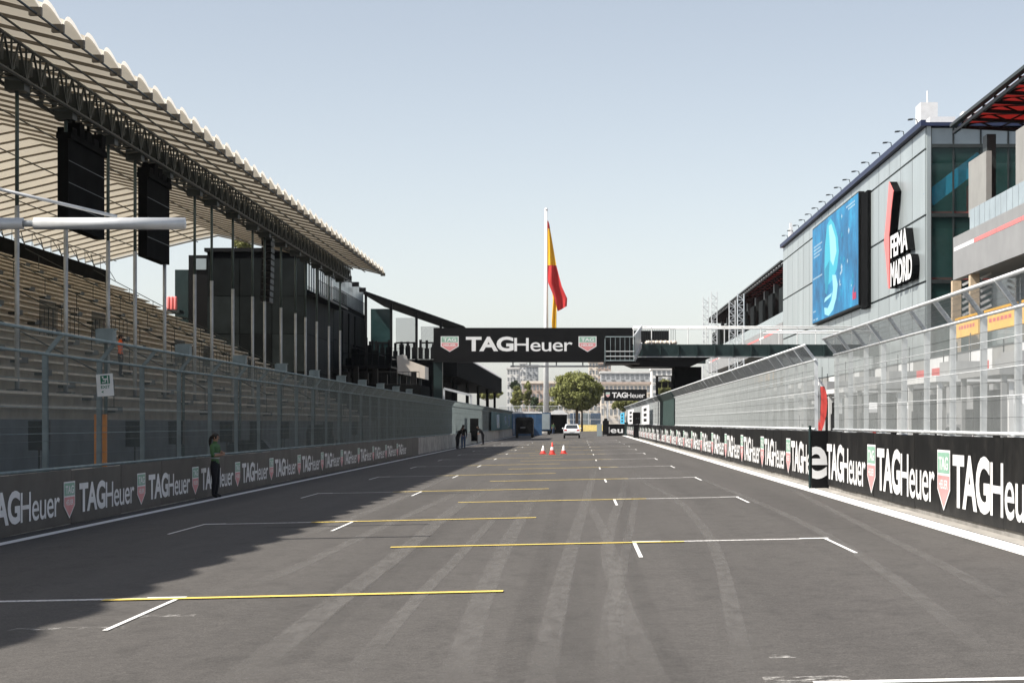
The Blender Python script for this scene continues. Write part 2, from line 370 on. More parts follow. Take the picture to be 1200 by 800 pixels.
def shield_parts(parent, origin, U, V, N, wd, ht):
    """shield of two halves with a pale rim; origin = bottom tip centre"""
    o = Vector(origin); U = Vector(U); V = Vector(V); N = Vector(N)
    def pt(a, b, k=0): return o + U * (a * wd / 2) + V * (b * ht) + N * k
    m = MB(); m.add([pt(-1, 1), pt(-1, .35), pt(0, 0), pt(1, .35), pt(1, 1)], [(0, 1, 2, 3, 4)])
    rim = m.build('shield', 'letter_white', parent, fix=False)
    m = MB(); m.add([pt(-.9, .96, .003), pt(-.9, .62, .003), pt(.9, .62, .003), pt(.9, .96, .003)], [(0, 1, 2, 3)])
    m.build('shield_top', 'shield_green', rim, fix=False)
    m = MB(); m.add([pt(-.9, .58, .003), pt(-.9, .37, .003), pt(0, .05, .003), pt(.9, .37, .003), pt(.9, .58, .003)], [(0, 1, 2, 3, 4)])
    m.build('shield_bottom', 'shield_red', rim, fix=False)
    m = MB()
    words(m, [('TAG', 0.03, 1)], pt(-.72, .67, .006), U, V, N, wd * .72, ht * .22)
    words(m, [('HEUER', 0.02, 1)], pt(-.68, .36, .006), U, V, N, wd * .68, ht * .15)
    m.build('shield_lettering', 'letter_white', rim, fix=False)
    return rim

# ================================================================== SETTING
m = MB(); m.quad((-1300, -60, -0.42), (1300, -60, -0.42), (1300, 2000, -0.42), (-1300, 2000, -0.42))
struct(m.build('ground', 'ground', fix=False))
m = MB(); m.quad((-9.9, -20, gz(-9.9)), (6.2, -20, gz(6.2)), (6.2, 420, gz(6.2)), (-9.9, 420, gz(-9.9)))
road = struct(m.build('road', 'asphalt', fix=False))
m = MB(); m.quad((6.2, -20, 0.115), (40, -20, 0.115), (40, 420, 0.115), (6.2, 420, 0.115))
struct(m.build('pit_lane', 'pit', fix=False))
m = MB(); m.quad((-60, -20, -0.21), (-9.8, -20, -0.21), (-9.8, 420, -0.21), (-60, 420, -0.21))
struct(m.build('service_path', 'concrete_d', fix=False))

LIFT = [0.004]
def strip(name, matn, x0, x1, y0, y1, k=1, skew=0.0):
    z = 0.004 * k
    m = MB(); m.add([(x0, y0, gz(x0) + z), (x1, y0 + skew, gz(x1) + z), (x1, y1 + skew, gz(x1) + z), (x0, y1, gz(x0) + z)], [(0, 1, 2, 3)])
    return m.build(name, matn, road, fix=False)
strip('edge_line', 'paint_white', -9.0, -8.78, -10, 300)
strip('edge_line', 'paint_white', 5.30, 5.66, -10, 300)
m = MB(); m.quad((5.68, -10, gz(5.68) + 0.006), (5.95, -10, gz(5.95) + 0.006), (5.95, 300, gz(5.95) + 0.006), (5.68, 300, gz(5.68) + 0.006))
m.build('concrete_gutter', 'apron', road, fix=False)
# grid boxes: white front line with two side ticks, and a yellow line towards the centre
for i in range(22):
    d = 20.7 + 8 * i - 0.1
    left = i % 2 == 0
    xa, xb = (-6.72, -4.0) if left else (0.75, 3.47)
    ya, yb = (-4.77, -0.76) if left else (-2.62, 1.47)
    lw = 0.17
    strip('grid_front_line', 'paint_thin', xa, xb, d, d + lw, 1)
    for x in (xa, xb - 0.05):
        strip('grid_side_line', 'paint_white', x, x + 0.05, d - 3.2, d + 0.01, 2)
        xe = x if x < (xa + xb) / 2 else x - 0.32
        strip('grid_corner', 'paint_white', xe, xe + 0.4, d, d + lw + .02, 2)
    strip('grid_yellow_line', 'paint_yellow', ya, yb, d - 0.16, d + 0.02, 3, 0.12 if left else -0.02)
strip('patched_joint', 'line_dark', -5.4, -2.55, 35.0, 35.13, 1, 0.05)
strip('patched_joint', 'line_dark', -5.2, -2.7, 50.7, 50.85, 1, 0.05)
strip('start_line', 'paint_white', 1.5, 5.2, 13.0, 13.14, 1)
strip('paint_scuff', 'paint_worn', 1.2, 1.75, 13.1, 13.4, 1)
strip('paint_scuff', 'paint_worn', 1.35, 1.55, 14.45, 14.65, 1)
strip('paint_scuff', 'paint_worn', -4.9, -3.9, 17.6, 17.8, 1)
strip('paint_scuff', 'paint_worn', -4.0, -3.5, 18.6, 18.8, 1)
def tyre(pts, wd, matn='tyre_light', k=1):
    P = [Vector(G(*p)) for p in pts]
    # smooth with Catmull-Rom
    Q = []
    for i in range(len(P) - 1):
        a = P[max(0, i - 1)]; b = P[i]; c = P[i + 1]; e = P[min(len(P) - 1, i + 2)]
        for t in [j / 10 for j in range(10)]:
            Q.append(0.5 * ((2 * b) + (c - a) * t + (2 * a - 5 * b + 4 * c - e) * t * t + (3 * b - a - 3 * c + e) * t ** 3))
    Q.append(P[-1])
    vs = []; uv = []
    n = len(Q)
    for i, q in enumerate(Q):
        t = (Q[min(n - 1, i + 1)] - Q[max(0, i - 1)]).normalized(); nx = Vector((t.y, -t.x))
        for s_ in (-1, 1):
            p = q + nx * s_ * wd / 2; vs.append((p.x, p.y, gz(p.x) + 0.0012 * k)); uv.append((0 if s_ < 0 else 1, i / (n - 1)))
    me = bpy.data.meshes.new('tyre_mark')
    fs = [(2 * i, 2 * i + 1, 2 * i + 3, 2 * i + 2) for i in range(n - 1)]
    me.from_pydata(vs, [], fs); me.materials.append(M[matn])
    ul = me.uv_layers.new(name='UVMap')
    for p in me.polygons:
        for li in p.loop_indices: ul.data[li].uv = uv[me.loops[li].vertex_index]
    link('tyre_mark', me, (0, 0, 0), road)
TM = [([(738, 540), (752, 562), (790, 583), (824, 618), (843, 655), (857, 710), (868, 762), (884, 830)], .24),
      ([(737, 552), (730, 577), (718, 610), (712, 648), (724, 690), (745, 745), (790, 840)], .26),
      ([(680, 570), (696, 600), (712, 633), (722, 670), (716, 720), (708, 830)], .24),
      ([(748, 565), (740, 610), (730, 660), (722, 720), (730, 830)], .20),
      ([(780, 543), (832, 565), (880, 585), (940, 612), (1010, 652), (1110, 725), (1230, 830)], .26),
      ([(612, 555), (560, 580), (525, 602), (480, 640), (400, 700), (330, 755), (220, 840)], .40),
      ([(640, 560), (615, 600), (592, 640), (565, 700), (545, 760), (520, 830)], .34),
      ([(575, 560), (520, 585), (470, 607), (400, 640), (330, 672), (250, 700)], .3),
      ([(600, 590), (572, 615), (535, 655), (500, 690), (455, 740), (380, 830)], .22),
      ([(560, 545), (500, 570), (455, 590), (390, 615), (320, 640)], .3),
      ([(700, 540), (690, 575), (670, 640), (650, 720), (630, 830)], .3),
      ([(900, 560), (960, 590), (1030, 625), (1120, 670), (1220, 730)], .25)]
for i, (p, wd) in enumerate(TM): tyre(p, wd * .8, k=1 + i % 3)
TD = [([(735, 560), (732, 620), (750, 690), (780, 760), (820, 830)], .2), ([(540, 600), (470, 660), (380, 740), (300, 830)], .2),
      ([(660, 560), (640, 640), (610, 740), (590, 830)], .25), ([(690, 640), (680, 720), (670, 830)], .3)]
for i, (p, wd) in enumerate(TD): tyre(p, wd, 'tyre_dark', k=4)

# ================================================================== BARRIER WALLS
def barrier(label, xf, xb, z0, z1, y0, y1, seg, banner, bz0, by1, ban_mat):
    root = thing('barrier_wall', label, 'barrier', ((xf + xb) / 2, y0, z0))
    sgn = 1 if xf > xb else -1                     # direction of the visible face
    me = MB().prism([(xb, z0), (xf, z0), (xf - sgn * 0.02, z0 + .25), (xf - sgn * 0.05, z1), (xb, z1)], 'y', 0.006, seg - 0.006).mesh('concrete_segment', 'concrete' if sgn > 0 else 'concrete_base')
    y = y0
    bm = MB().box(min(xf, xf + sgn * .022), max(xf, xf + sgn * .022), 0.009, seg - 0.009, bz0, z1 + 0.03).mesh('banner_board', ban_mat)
    while y < y1 - 0.1:
        inst('concrete_segment', me, (0, y, 0), root)
        if y < by1:
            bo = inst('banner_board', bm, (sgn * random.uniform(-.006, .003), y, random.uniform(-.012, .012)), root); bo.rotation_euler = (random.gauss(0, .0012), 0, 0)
        y += seg
    return root
wl = barrier('long low concrete wall in the shade with repeated white lettering on dark grey boards', -9.4, -9.8, -0.24, 0.79, 25.6, 292, 4.1, True, -0.17, 116, 'banner_grey')
def one_text(parent, o, U, V, N, wd, ht, matn='letter_white'):
    m = MB(); words(m, WORD, o, U, V, N, wd, ht); return m.build('lettering', matn, parent, fix=False)
y = 37.7 - 6.2 * 2
while y < 112:
    one_text(wl, (-9.372, y + .75, 0.0), (0, 1, 0), (0, 0, 1), (1, 0, 0), 4.75, .56)
    shield_parts(wl, (-9.372, y, -0.07), (0, 1, 0), (0, 0, 1), (1, 0, 0), .84, .68)
    y += 6.2
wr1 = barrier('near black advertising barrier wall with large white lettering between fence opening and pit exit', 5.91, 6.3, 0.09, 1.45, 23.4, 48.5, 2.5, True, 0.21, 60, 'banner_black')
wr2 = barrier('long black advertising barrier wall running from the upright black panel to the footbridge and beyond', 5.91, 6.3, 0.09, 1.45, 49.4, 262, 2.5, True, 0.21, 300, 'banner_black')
y = 33.0 - 8.15
i = 0
while y < 250:
    par = wr1 if y < 48 else wr2
    if abs(y - 49.3) > .5: shield_parts(par, (5.882, y, 0.27), (0, -1, 0), (0, 0, 1), (-1, 0, 0), 1.15, .98)
    one_text(par, (5.882, y + 7.35, 0.36), (0, -1, 0), (0, 0, 1), (-1, 0, 0), 6.5, .84)
    y += 8.15

# ================================================================== DEBRIS FENCES
def fence(label, x, inw, y0, nb, bay, z0, z1, dx, z2, wire, vstep, matw, matp='galv'):
    root = thing('debris_fence', label, 'fence', (x, y0, z0))
    m = MB(); hw = .045
    m.box(-hw, hw, -.05, -.038, z0, z1); m.box(-hw, hw, .038, .05, z0, z1); m.box(-.008, .008, -.038, .038, z0, z1)
    m.bar((0, 0, z1 - .02), (inw * dx, 0, z2), .07, .07)
    m.box(-.12, .12, -.12, .12, z0, z0 + .02); m.tube((0, 0, z1 - .05), (0, 0, z1 + .03), .045, 6)
    post = m.mesh('post', matp)
    m = MB()
    n = int(bay / vstep)
    for k in range(n):
        yy = (k + .5) * vstep
        m.tube((inw * .06, yy, z0 + .03), (inw * .06, yy, z1), wire, 3, caps=False)
        m.tube((inw * .06, yy, z1), (inw * (dx + .02), yy, z2), wire, 3, caps=False)
    nh = int((z1 - z0) / .24)
    for k in range(nh + 1):
        zz = z0 + .05 + k * (z1 - z0 - .05) / nh
        sag = [random.uniform(-.006, .012) for _ in range(3)]
        pts = [(inw * (.066 + .0), t * bay, zz + (0 if q in (0, 2) else -sag[0] - .006)) for q, t in enumerate((0, .5, 1))]
        for a, b in zip(pts, pts[1:]): m.tube(a, b, wire, 3, caps=False)
    for k in range(1, 5):
        t = k / 5; xx = inw * (.06 + (dx - .04) * t); zz = z1 + (z2 - z1) * t
        m.tube((xx, 0, zz), (xx, bay, zz), wire, 3, caps=False)
    mesh = m.mesh('wire_mesh', matw, fix=False)
    for k in range(nb + 1):
        po = inst('post', post, (x, y0 + k * bay, 0), root); po.rotation_euler = (random.gauss(0, .004), random.gauss(0, .003), random.gauss(0, .03))
    for k in range(nb): stuff(inst('wire_mesh', mesh, (x, y0 + k * bay, 0), root))
    y1 = y0 + nb * bay
    for (xx, zz, r) in ((x + inw * dx, z2, .032), (x + inw * .05, z1, .03), (x + inw * .06, z0 + .06, .028), (x + inw * .06, z0 + (z1 - z0) * .33, .006),
                        (x + inw * .06, z0 + (z1 - z0) * .55, .006), (x + inw * .06, z0 + (z1 - z0) * .78, .006)):
        m = MB(); m.tube((xx, y0 - .1, zz), (xx, y1 + .1, zz), r, 6)
        m.build('rail' if r > .02 else 'cable', matp, root, True)
    return root
fl = fence('tall galvanised mesh fence standing on the shaded wall in front of the grandstand', -9.6, 1, 28.7, 64, 4.1, .79, 2.92, .31, 3.28, .0030, .065, 'wire_shaded', 'galv_dark_shaded')
fr1 = fence('sunlit galvanised mesh fence above the near black barrier, ending at the fence opening', 6.1, -1, 25.9, 9, 2.5, 1.47, 3.29, .31, 3.67, .0027, .052, 'galv_wire', 'galv_post')
fr2 = fence('long sunlit galvanised mesh fence running from the red feather flag to the far signboard', 6.1, -1, 52.5, 83, 2.5, 1.47, 3.29, .31, 3.67, .0027, .052, 'galv_wire', 'galv_post')

# black upright panel at the fence opening, with a cut-off letter
t = thing('marshal_post_panel', 'upright black panel with a cut-off white letter e beside the fence opening', 'panel', (5.75, 49.2, .1))
MB().box(5.60, 6.12, 49.15, 49.27, .11, 1.50).build('board', 'black', t)
m = MB(); vs, fs, tw, th = text_geo('e', .02, 1)
keep = MB(); keep.add([(5.60 + (a / tw) * .56 - .19, 49.142, .34 + b / th * .78) for a, b in vs], fs)
bmx = bmesh.new(); me = keep.mesh('x', 'letter_white', fix=False); bmx.from_mesh(me)
bmesh.ops.bisect_plane(bmx, geom=bmx.verts[:] + bmx.edges[:] + bmx.faces[:], plane_co=(5.605, 0, 0), plane_no=(-1, 0, 0), clear_outer=True)
me2 = bpy.data.meshes.new('lettering'); bmx.to_mesh(me2); bmx.free(); me2.materials.append(M['letter_white'])
inst('lettering', me2, (0, 0, 0), t)
MB().tube((5.56, 49.2, .1), (5.56, 49.2, 1.62), .035, 8).build('post', 'green_steel', t)

# red feather flag in the opening
t = thing('feather_flag', 'red feather flag with white top bending over the fence opening', 'flag', (6.55, 54.5, .12))
MB().tube((6.42, 54.5, .12), (6.42, 54.5, 2.9), .018, 6).build('mast', 'galv', t)
prof = [(1.45, -.01, .10), (1.65, .02, .17), (1.9, .06, .23), (2.2, .09, .26), (2.45, .09, .24), (2.65, .06, .18), (2.82, .01, .08)]
m = MB()
for i in range(len(prof) - 1):
    (a, l0, r0), (b, l1, r1) = prof[i], prof[i + 1]
    m.cur = 1 if i == len(prof) - 2 else 0
    q = 6.36
    m.add([(q + l0, 54.49, a), (q + r0, 54.46, a), (q + r1, 54.46, b), (q + l1, 54.49, b), (q + l0, 54.51, a), (q + r0, 54.48, a), (q + r1, 54.48, b), (q + l1, 54.51, b)],
          [(0, 1, 2, 3), (5, 4, 7, 6), (1, 5, 6, 2), (0, 3, 7, 4)])
m.build('sail', ['red', 'letter_white'], t)

# ================================================================== GRANDSTAND
YE = 150.0
gs = thing('grandstand', 'long stepped grandstand of beige bench rows behind the shaded fence', 'grandstand', (-15, 85, -.21))
X0, Z0, DX, DZ, NR = -15.0, 1.8, .8, .42, 23
MB().box(-15.0, -14.8, 15, YE, -.21, Z0 - .02).build('front_wall', 'dark_wall', gs)
for i in range(NR):
    x = X0 - DX * i; z = Z0 + DZ * i
    MB().box(x - DX, x - .002, 15, YE, z - .55, z - .003).build('step', 'step', gs)
    for ya_, yb_ in zip((15.8, 52.8, 69.8, 86.8, 103.8, 120.8, 137.8), (51.2, 68.2, 85.2, 102.2, 119.2, 136.2, 149.8)):
        MB().box(x - DX + .08, x - DX + .45, ya_, yb_, z + DZ - .12, z + DZ - .05).build('bench_row', 'bench', gs)
aisle = MB().box(-.36, .30, -.55, .55, 0, .20).mesh('aisle_step', 'dark_steel')
for ya in (52, 69, 86, 103, 120, 137):
    m = MB(); m.tube((X0 - .8, ya + .65, Z0 + DZ + .9), (X0 - DX * (NR - 1), ya + .65, Z0 + DZ * (NR - 1) + .9), .028, 5)
    for i in range(1, NR, 2): m.tube((X0 - DX * i, ya + .65, Z0 + DZ * i - .02), (X0 - DX * i, ya + .65, Z0 + DZ * i + .9), .022, 4)
    m.build('aisle_handrail', 'dark_steel', gs)
    for i in range(1, NR):
        inst('aisle_step', aisle, (X0 - DX * i + .02, ya, Z0 + DZ * i - .2), gs)
xb = X0 - DX * NR
MB().box(xb - .25, xb - .01, 15, YE - 4, Z0 + DZ * NR - .6, Z0 + DZ * NR + 1.0).build('parapet', 'black_matt', gs)
m = MB(); m.prism([(X0, -.2), (X0, Z0 - .05), (xb, Z0 + DZ * NR - .1), (xb, -.2)], 'y', YE + .01, YE + .25); m.build('end_wall', 'concrete_d', gs)
# vomitory railings in the tier
def railing(name, x0, x1, y0, y1, z, h, parent, matn='dark_steel', step=.16, r=.016):
    m = MB(); L = math.hypot(x1 - x0, y1 - y0); n = max(2, int(L / step))
    for k in range(n + 1):
        t = k / n; xx = x0 + (x1 - x0) * t; yy = y0 + (y1 - y0) * t
        m.tube((xx, yy, z), (xx, yy, z + h), r, 4)
    for hz in (.05, h): m.tube((x0, y0, z + hz), (x1, y1, z + hz), r * 1.4, 5)
    return m.build(name, matn, parent)
for (ya, i) in ((84, 9), (93, 9), (72, 10), (104, 7), (112, 7), (122, 6)):
    x = X0 - DX * i
    railing('vomitory_railing', x + .1, x + .1, ya, ya + 2.6, Z0 + DZ * i, 1.15, gs)
    railing('vomitory_railing', x + .1, x + 1.7, ya, ya, Z0 + DZ * (i - 1.2), 1.3, gs)
# rear scaffold between tier and roof
for k in range(24):
    yy = 40 + k * 4.6; m = MB()
    m.tube((xb - .6, yy, Z0 + DZ * NR - .5), (xb - 1.4, yy, 14.0), .035, 5); m.tube((xb - .6, yy, 12.1), (xb - 1.2, yy + 2.3, 13.8), .025, 4)
    m.tube((xb - 1.2, yy + 2.3, 13.8), (xb - .6, yy + 4.6, 12.1), .025, 4)
    m.build('rear_brace', 'dark_steel', gs)

# canopy
gc = thing('grandstand_canopy', 'scalloped beige membrane canopy on slender poles over the bench rows', 'canopy', (-17, 85, 1.5))
BAY = 2.35; NB = 59; YC0 = 150.6 - NB * BAY
PROF = [(-14.25, 12.62), (-15.2, 12.86), (-17, 13.28), (-19.5, 13.86), (-22, 14.45), (-24.5, 15.05), (-26.5, 15.5), (-28.5, 15.1), (-31, 14.5), (-33.5, 13.9), (-35.7, 13.35)]
def panel_pt(iu, wv):
    x, z = PROF[iu]
    a = 4 * wv * (1 - wv)
    if iu == 0: x -= .12 * a; z += .06 * a
    return (x, wv * BAY, z + (.30 if iu == 0 else .46) * a)
m = MB(); NV = 8
vs = [panel_pt(i, j / NV) for i in range(len(PROF)) for j in range(NV + 1)]
fs = [(i * (NV + 1) + j, i * (NV + 1) + j + 1, (i + 1) * (NV + 1) + j + 1, (i + 1) * (NV + 1) + j) for i in range(len(PROF) - 1) for j in range(NV)]
m.add(vs, fs); panel = m.mesh('roof_panel', 'membrane', smooth=True, fix=False)
m = MB()
for j in range(NV):
    a = panel_pt(0, j / NV); b = panel_pt(0, (j + 1) / NV); ha = .01 + .12 * math.sin(math.pi * j / NV); hb = .01 + .12 * math.sin(math.pi * (j + 1) / NV)
    m.quad(a, b, (b[0] + .02, b[1], b[2] + hb), (a[0] + .02, a[1], a[2] + ha))
val = m.mesh('edge_valance', 'valance', fix=False)
m = MB()
for a, b in zip(PROF, PROF[1:]): m.bar((a[0], 0, a[1] - .08), (b[0], 0, b[1] - .08), .06, .10)
m.box(PROF[0][0] - .3, PROF[0][0] + .03, -.09, .09, PROF[0][1] - .16, PROF[0][1] + .06)
rib = m.mesh('rib', 'rib_brown')
for k in range(NB):
    inst('roof_panel', panel, (0, YC0 + k * BAY, 0), gc); inst('edge_valance', val, (0, YC0 + k * BAY, 0), gc)
for k in range(NB + 1): inst('rib', rib, (0, YC0 + k * BAY, 0), gc)
for (x, z) in ((-14.35, 12.5), (-15.7, 12.75), (-21, 14.0), (-24, 14.7), (-28, 14.95), (-31.5, 14.15), (-34, 13.55)):
    MB().tube((x, YC0, z), (x, 150.6, z), .035, 5).build('purlin', 'dark_steel', gc)
# front box truss under the roof
for (x, z) in ((-16.6, 12.95), (-17.4, 12.95), (-16.6, 11.95), (-17.4, 11.95)):
    MB().tube((x, YC0, z), (x, 150.4, z), .055, 6).build('truss_chord', 'dark_steel', gc)
m = MB(); yy = 0
for x in (-16.6, -17.4):
    m.tube((x, 0, 11.95), (x, .8, 12.95), .045, 4); m.tube((x, .8, 12.95), (x, 1.6, 11.95), .045, 4); m.tube((x, 0, 11.95), (x, 0, 12.95), .04, 4)
m.tube((-16.6, 0, 11.95), (-17.4, .8, 11.95), .035, 4); m.tube((-16.6, .8, 12.95), (-17.4, .8, 12.95), .035, 4); m.tube((-17.4, .8, 11.95), (-16.6, 1.6, 11.95), .035, 4)
# clutter of lamps and cable trays carried by the truss
m.box(-17.3, -16.7, .15, .75, 12.15, 12.6); m.box(-17.0, -16.75, 1.0, 1.3, 12.25, 12.7)
web = m.mesh('truss_web', 'dark_steel')
for k in range(int((150.4 - YC0) / 1.6)): inst('truss_web', web, (0, YC0 + k * 1.6, 0), gc)
DP = [56, 62, 67.9, 74, 78.5, 84.1, 90.7, 94.9, 100.7, 106.8, 110.9, 117, 123, 127.5, 133, 139.5, 146]
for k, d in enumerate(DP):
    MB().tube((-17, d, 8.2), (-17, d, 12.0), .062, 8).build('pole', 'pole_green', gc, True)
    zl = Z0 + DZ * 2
    MB().tube((-17, d, zl), (-17, d, 8.25), .075, 8).build('pole_lower', 'galv', gc, True)  # lower length, paler and slightly thicker than the upper pole
    MB().box(-17.25, -16.75, d - .25, d + .25, zl, zl + .06).build('pole_foot', 'dark_steel', gc)
    MB().box(-17.3, -16.7, d - .3, d + .3, 11.7, 12.1).build('pole_head', 'dark_steel', gc)

# hanging black screens under the truss
def hung_screen(d0, d1, ztop, zbot, label):
    t = thing('hanging_screen', label, 'screen', (-17, (d0 + d1) / 2, zbot), 'screens hung from the canopy truss')
    MB().box(-17.25, -16.9, d0, d1, zbot, ztop).build('cabinet', 'black_matt', t)
    m = MB()
    for j in range(1, 4): m.box(-16.9, -16.885, d0 + .05, d1 - .05, zbot + (ztop - zbot) * j / 4 - .012, zbot + (ztop - zbot) * j / 4 + .012)
    m.build('seam', 'dark_steel', t)
    m = MB()
    for k in range(5):
        yy = d0 + (d1 - d0) * (k + .5) / 5; m.box(-17.3, -16.8, yy - .35, yy + .3, ztop + .15, ztop + .15 + .5 * (.5 + (k * 37 % 10) / 12))
        m.tube((-17.1, yy, ztop), (-17.1, yy, 12), .05, 5)
    m.box(-17.3, -16.8, d0, d1, ztop, ztop + .2); m.build('hoist', 'black_matt', t)
hung_screen(67.8, 73.0, 11.1, 8.2, 'black hanging screen on the canopy truss, beside the aisle nearest the tubular arm')
hung_screen(80.2, 84.6, 11.3, 8.2, 'black hanging screen on the canopy truss, last before the black hospitality building')

# tubular cantilever arm over the fence
t = thing('tubular_arm', 'bright metal tube arm reaching over the shaded wall, held by a thin tie', 'arm', (-9.95, 30, -.21))
zz = XZ(0, 262, 30)[1]
MB().tube((-9.95, 30, -.21), (-9.95, 30, 5.6), .11, 10).build('post', 'galv_tube', t, True)
MB().tube((-9.9, 30, zz), (XZ(27, 0, 30)[0], 30, zz), .085, 14).build('inner_tube', 'galv_tube', t, True)
MB().tube((XZ(27, 0, 30)[0], 30, zz), (XZ(41, 0, 30)[0], 30, zz), .05, 12).build('joint', 'galv', t, True)
MB().tube((XZ(40, 0, 30)[0], 30, zz), (XZ(217, 0, 30)[0], 30, zz), .088, 14).build('outer_tube', 'galv_tube', t, True)
a = XZ(137, 254, 30); b = (-9.95, 5.45)
MB().tube((a[0], 30, a[1]), (b[0], 30, b[1]), .025, 8).build('tie', 'galv_tube', t, True)

# ---- things between fence and tier
for k, d in enumerate((41.5, 52, 62.2, 72.6, 82.6, 93, 103.5, 113.6, 124, 134.5, 145)):
    t = thing('flood_lamp', 'pale grey box lamp on a slim post behind the shaded mesh fence', 'lamp', (-12, d, -.21), 'box lamps behind the fence')
    MB().tube((-12, d, -.21), (-12, d, 3.7), .05, 6).build('post', 'pole_green', t, True)
    m = MB(); m.box(-12.22, -11.78, d - .2, d + .2, 3.7, 4.05); m.box(-12.17, -11.73, d - .15, d + .15, 4.052, 4.075)
    m.build('housing', 'galv_dark_shaded', t)
for k, (px, d) in enumerate(((46, 44), (158, 50), (207, 56), (266, 62), (300, 70), (333, 76), (385, 88), (415, 100))):
    x = (px - HX) / F * d
    t = thing('loudspeaker', ['black loudspeaker on a stand, parted from the marshal by the orange gate frame', 'black loudspeaker on a stand rising over the low black equipment case',
                              'black loudspeaker on a stand between the low black case and the marshal', 'black loudspeaker on a stand beside the large covered machine'][k] if k < 4 else 'black loudspeaker on a stand behind the shaded fence beyond the covered machine', 'loudspeaker', (x, d, -.21), 'speakers behind the fence')
    m = MB(); m.prism([(x - .19, .72), (x + .19, .72), (x + .2, 1.35), (x - .2, 1.35)], 'y', d - .16, d + .16)
    m.v = [(a, b, c + .38) for a, b, c in m.v]; m.build('cabinet', 'black', t)
    m = MB(); m.box(x - .17, x + .17, d - .172, d - .161, 1.14, 1.69); m.build('grille', 'black', t)
    m = MB(); m.tube((x, d, .2), (x, d, 1.1), .022, 6)
    for j in range(3):
        an = j * 2.094; m.tube((x, d, .6), (x + .4 * math.cos(an), d + .4 * math.sin(an), -.2), .015, 5)
    m.build('stand', 'black', t)
# orange gate frame
t = thing('gate_frame', 'orange steel gate frame standing behind the shaded fence', 'frame', (XZ(118, 0, 42)[0], 42, -.21))
xa, xb_ = XZ(111, 0, 42)[0], XZ(125, 0, 42)[0]
for x in (xa + .05, xb_ - .05): MB().box(x - .05, x + .05, 41.95, 42.05, -.21, 1.78).build('upright', 'orange', t)
MB().box(xa, xb_, 41.945, 42.055, 1.78, 1.86).build('header', 'orange', t)
# exit sign on the fence
d = 40.5
t = thing('exit_sign', 'small white sign with green running figure and the word exit on the mesh fence', 'sign', (XZ(123, 0, d)[0], d, 2.2))
cx, cz = XZ(123, 451, d); ux = Vector((math.cos(R(4)), 0, math.sin(R(-4)) * -1)); vx = Vector((-math.sin(R(4)), 0, math.cos(R(4))))
o0 = Vector((cx, d, cz)); sw, sh = .33, .44
def sp(a, b, k=0): return o0 + ux * a * sw / 2 + vx * b * sh / 2 + Vector((0, -k, 0))
m = MB(); m.add([sp(-1, -1), sp(1, -1), sp(1, 1), sp(-1, 1), sp(-1, -1, -.01), sp(1, -1, -.01), sp(1, 1, -.01), sp(-1, 1, -.01)], [(0, 1, 2, 3), (4, 7, 6, 5), (0, 4, 5, 1), (1, 5, 6, 2), (2, 6, 7, 3), (3, 7, 4, 0)])
plate = m.build('plate', 'white_paint', t)
m = MB(); m.add([sp(-.5, .1, .003), sp(.62, .1, .003), sp(.62, .86, .003), sp(-.5, .86, .003)], [(0, 1, 2, 3)]); m.build('pictogram', 'exit_green', t, fix=False)
m = MB()
for (a, b, c, e) in ((-.32, .2, .1, .3), (.02, .2, .15, .5), (-.2, .45, .3, .6), (-.3, .62, -.12, .8), (.32, .15, .44, .8)):
    m.add([sp(a, b, .006), sp(c, b, .006), sp(c, e, .006), sp(a, e, .006)], [(0, 1, 2, 3)])
m.build('running_figure', 'white_paint', t, fix=False)
m = MB(); words(m, [('EXIT', .02, 1)], sp(-.5, -.3, .003), ux, vx, (0, -1, 0), sw * .55, sh * .13)
m.add([sp(-.5, -.6, .003), sp(-.2, -.48, .003), sp(-.25, -.6, .003), sp(-.2, -.72, .003)], [(0, 1, 2, 3)])
m.build('lettering', 'exit_green', t, fix=False)
# equipment cases on the service path
for k, (px, d, wd, h) in enumerate(((165, 52, 1.2, .55), (190, 55, .9, .4), (292, 70, 1.5, 1.1), (375, 89, 1.2, 1.6), (395, 96, .8, .9))):
    x = (px - HX) / F * d
    t = thing('equipment_case', ['low black equipment case beside the loudspeakers', 'small black flight case on the service path', 'large black covered machine beside the marshal', 'tall black cabinet behind the shaded fence', 'waist-high black crate behind the shaded fence'][k], 'case', (x, d, -.21))
    m = MB(); m.prism([(x - wd / 2, -.12), (x + wd / 2, -.12), (x + wd / 2, h * .7), (x + wd * .3, h), (x - wd * .4, h), (x - wd / 2, h * .8)], 'y', d, d + .8); m.build('shell', 'black', t)
    m = MB()
    for a in (-.4, .4):
        for b in (.1, .7): m.tube((x + a * wd - .03, d + b, -.165), (x + a * wd + .03, d + b, -.165), .045, 8)
    m.build('caster', 'rubber', t)

# ================================================================== LEFT BUILDINGS
def clad(parent, face, const, a0, a1, z0, z1, na, nz, matn, gap=.03, th=.06, name='cladding_panel'):
    """grid of panels on a plane; face 'x' (panels run along y) or 'y' (panels run along x); th>0 sets them proud towards +x / -y / -x by sign"""
    da = (a1 - a0) / na; dz = (z1 - z0) / nz
    m = MB()
    if face == 'x': m.box(min(0, th), max(0, th), gap / 2, da - gap / 2, gap / 2, dz - gap / 2)
    else: m.box(gap / 2, da - gap / 2, min(0, th), max(0, th), gap / 2, dz - gap / 2)
    me = m.mesh(name, matn)
    for i in range(na):
        for j in range(nz):
            p = (const, a0 + i * da, z0 + j * dz) if face == 'x' else (a0 + i * da, const, z0 + j * dz)
            inst(name, me, p, parent)
A = thing('hospitality_building', 'black panelled hospitality building beyond the end of the bench rows', 'building', (-24, 156, -.21))
MB().box(-28.3, -20.9, 156.1, 174, -.21, 14.7).build('wall', 'black_matt', A)
MB().box(-28.3, -20.9, 174, 200, -.21, 12.2).build('wall', 'black_matt', A)
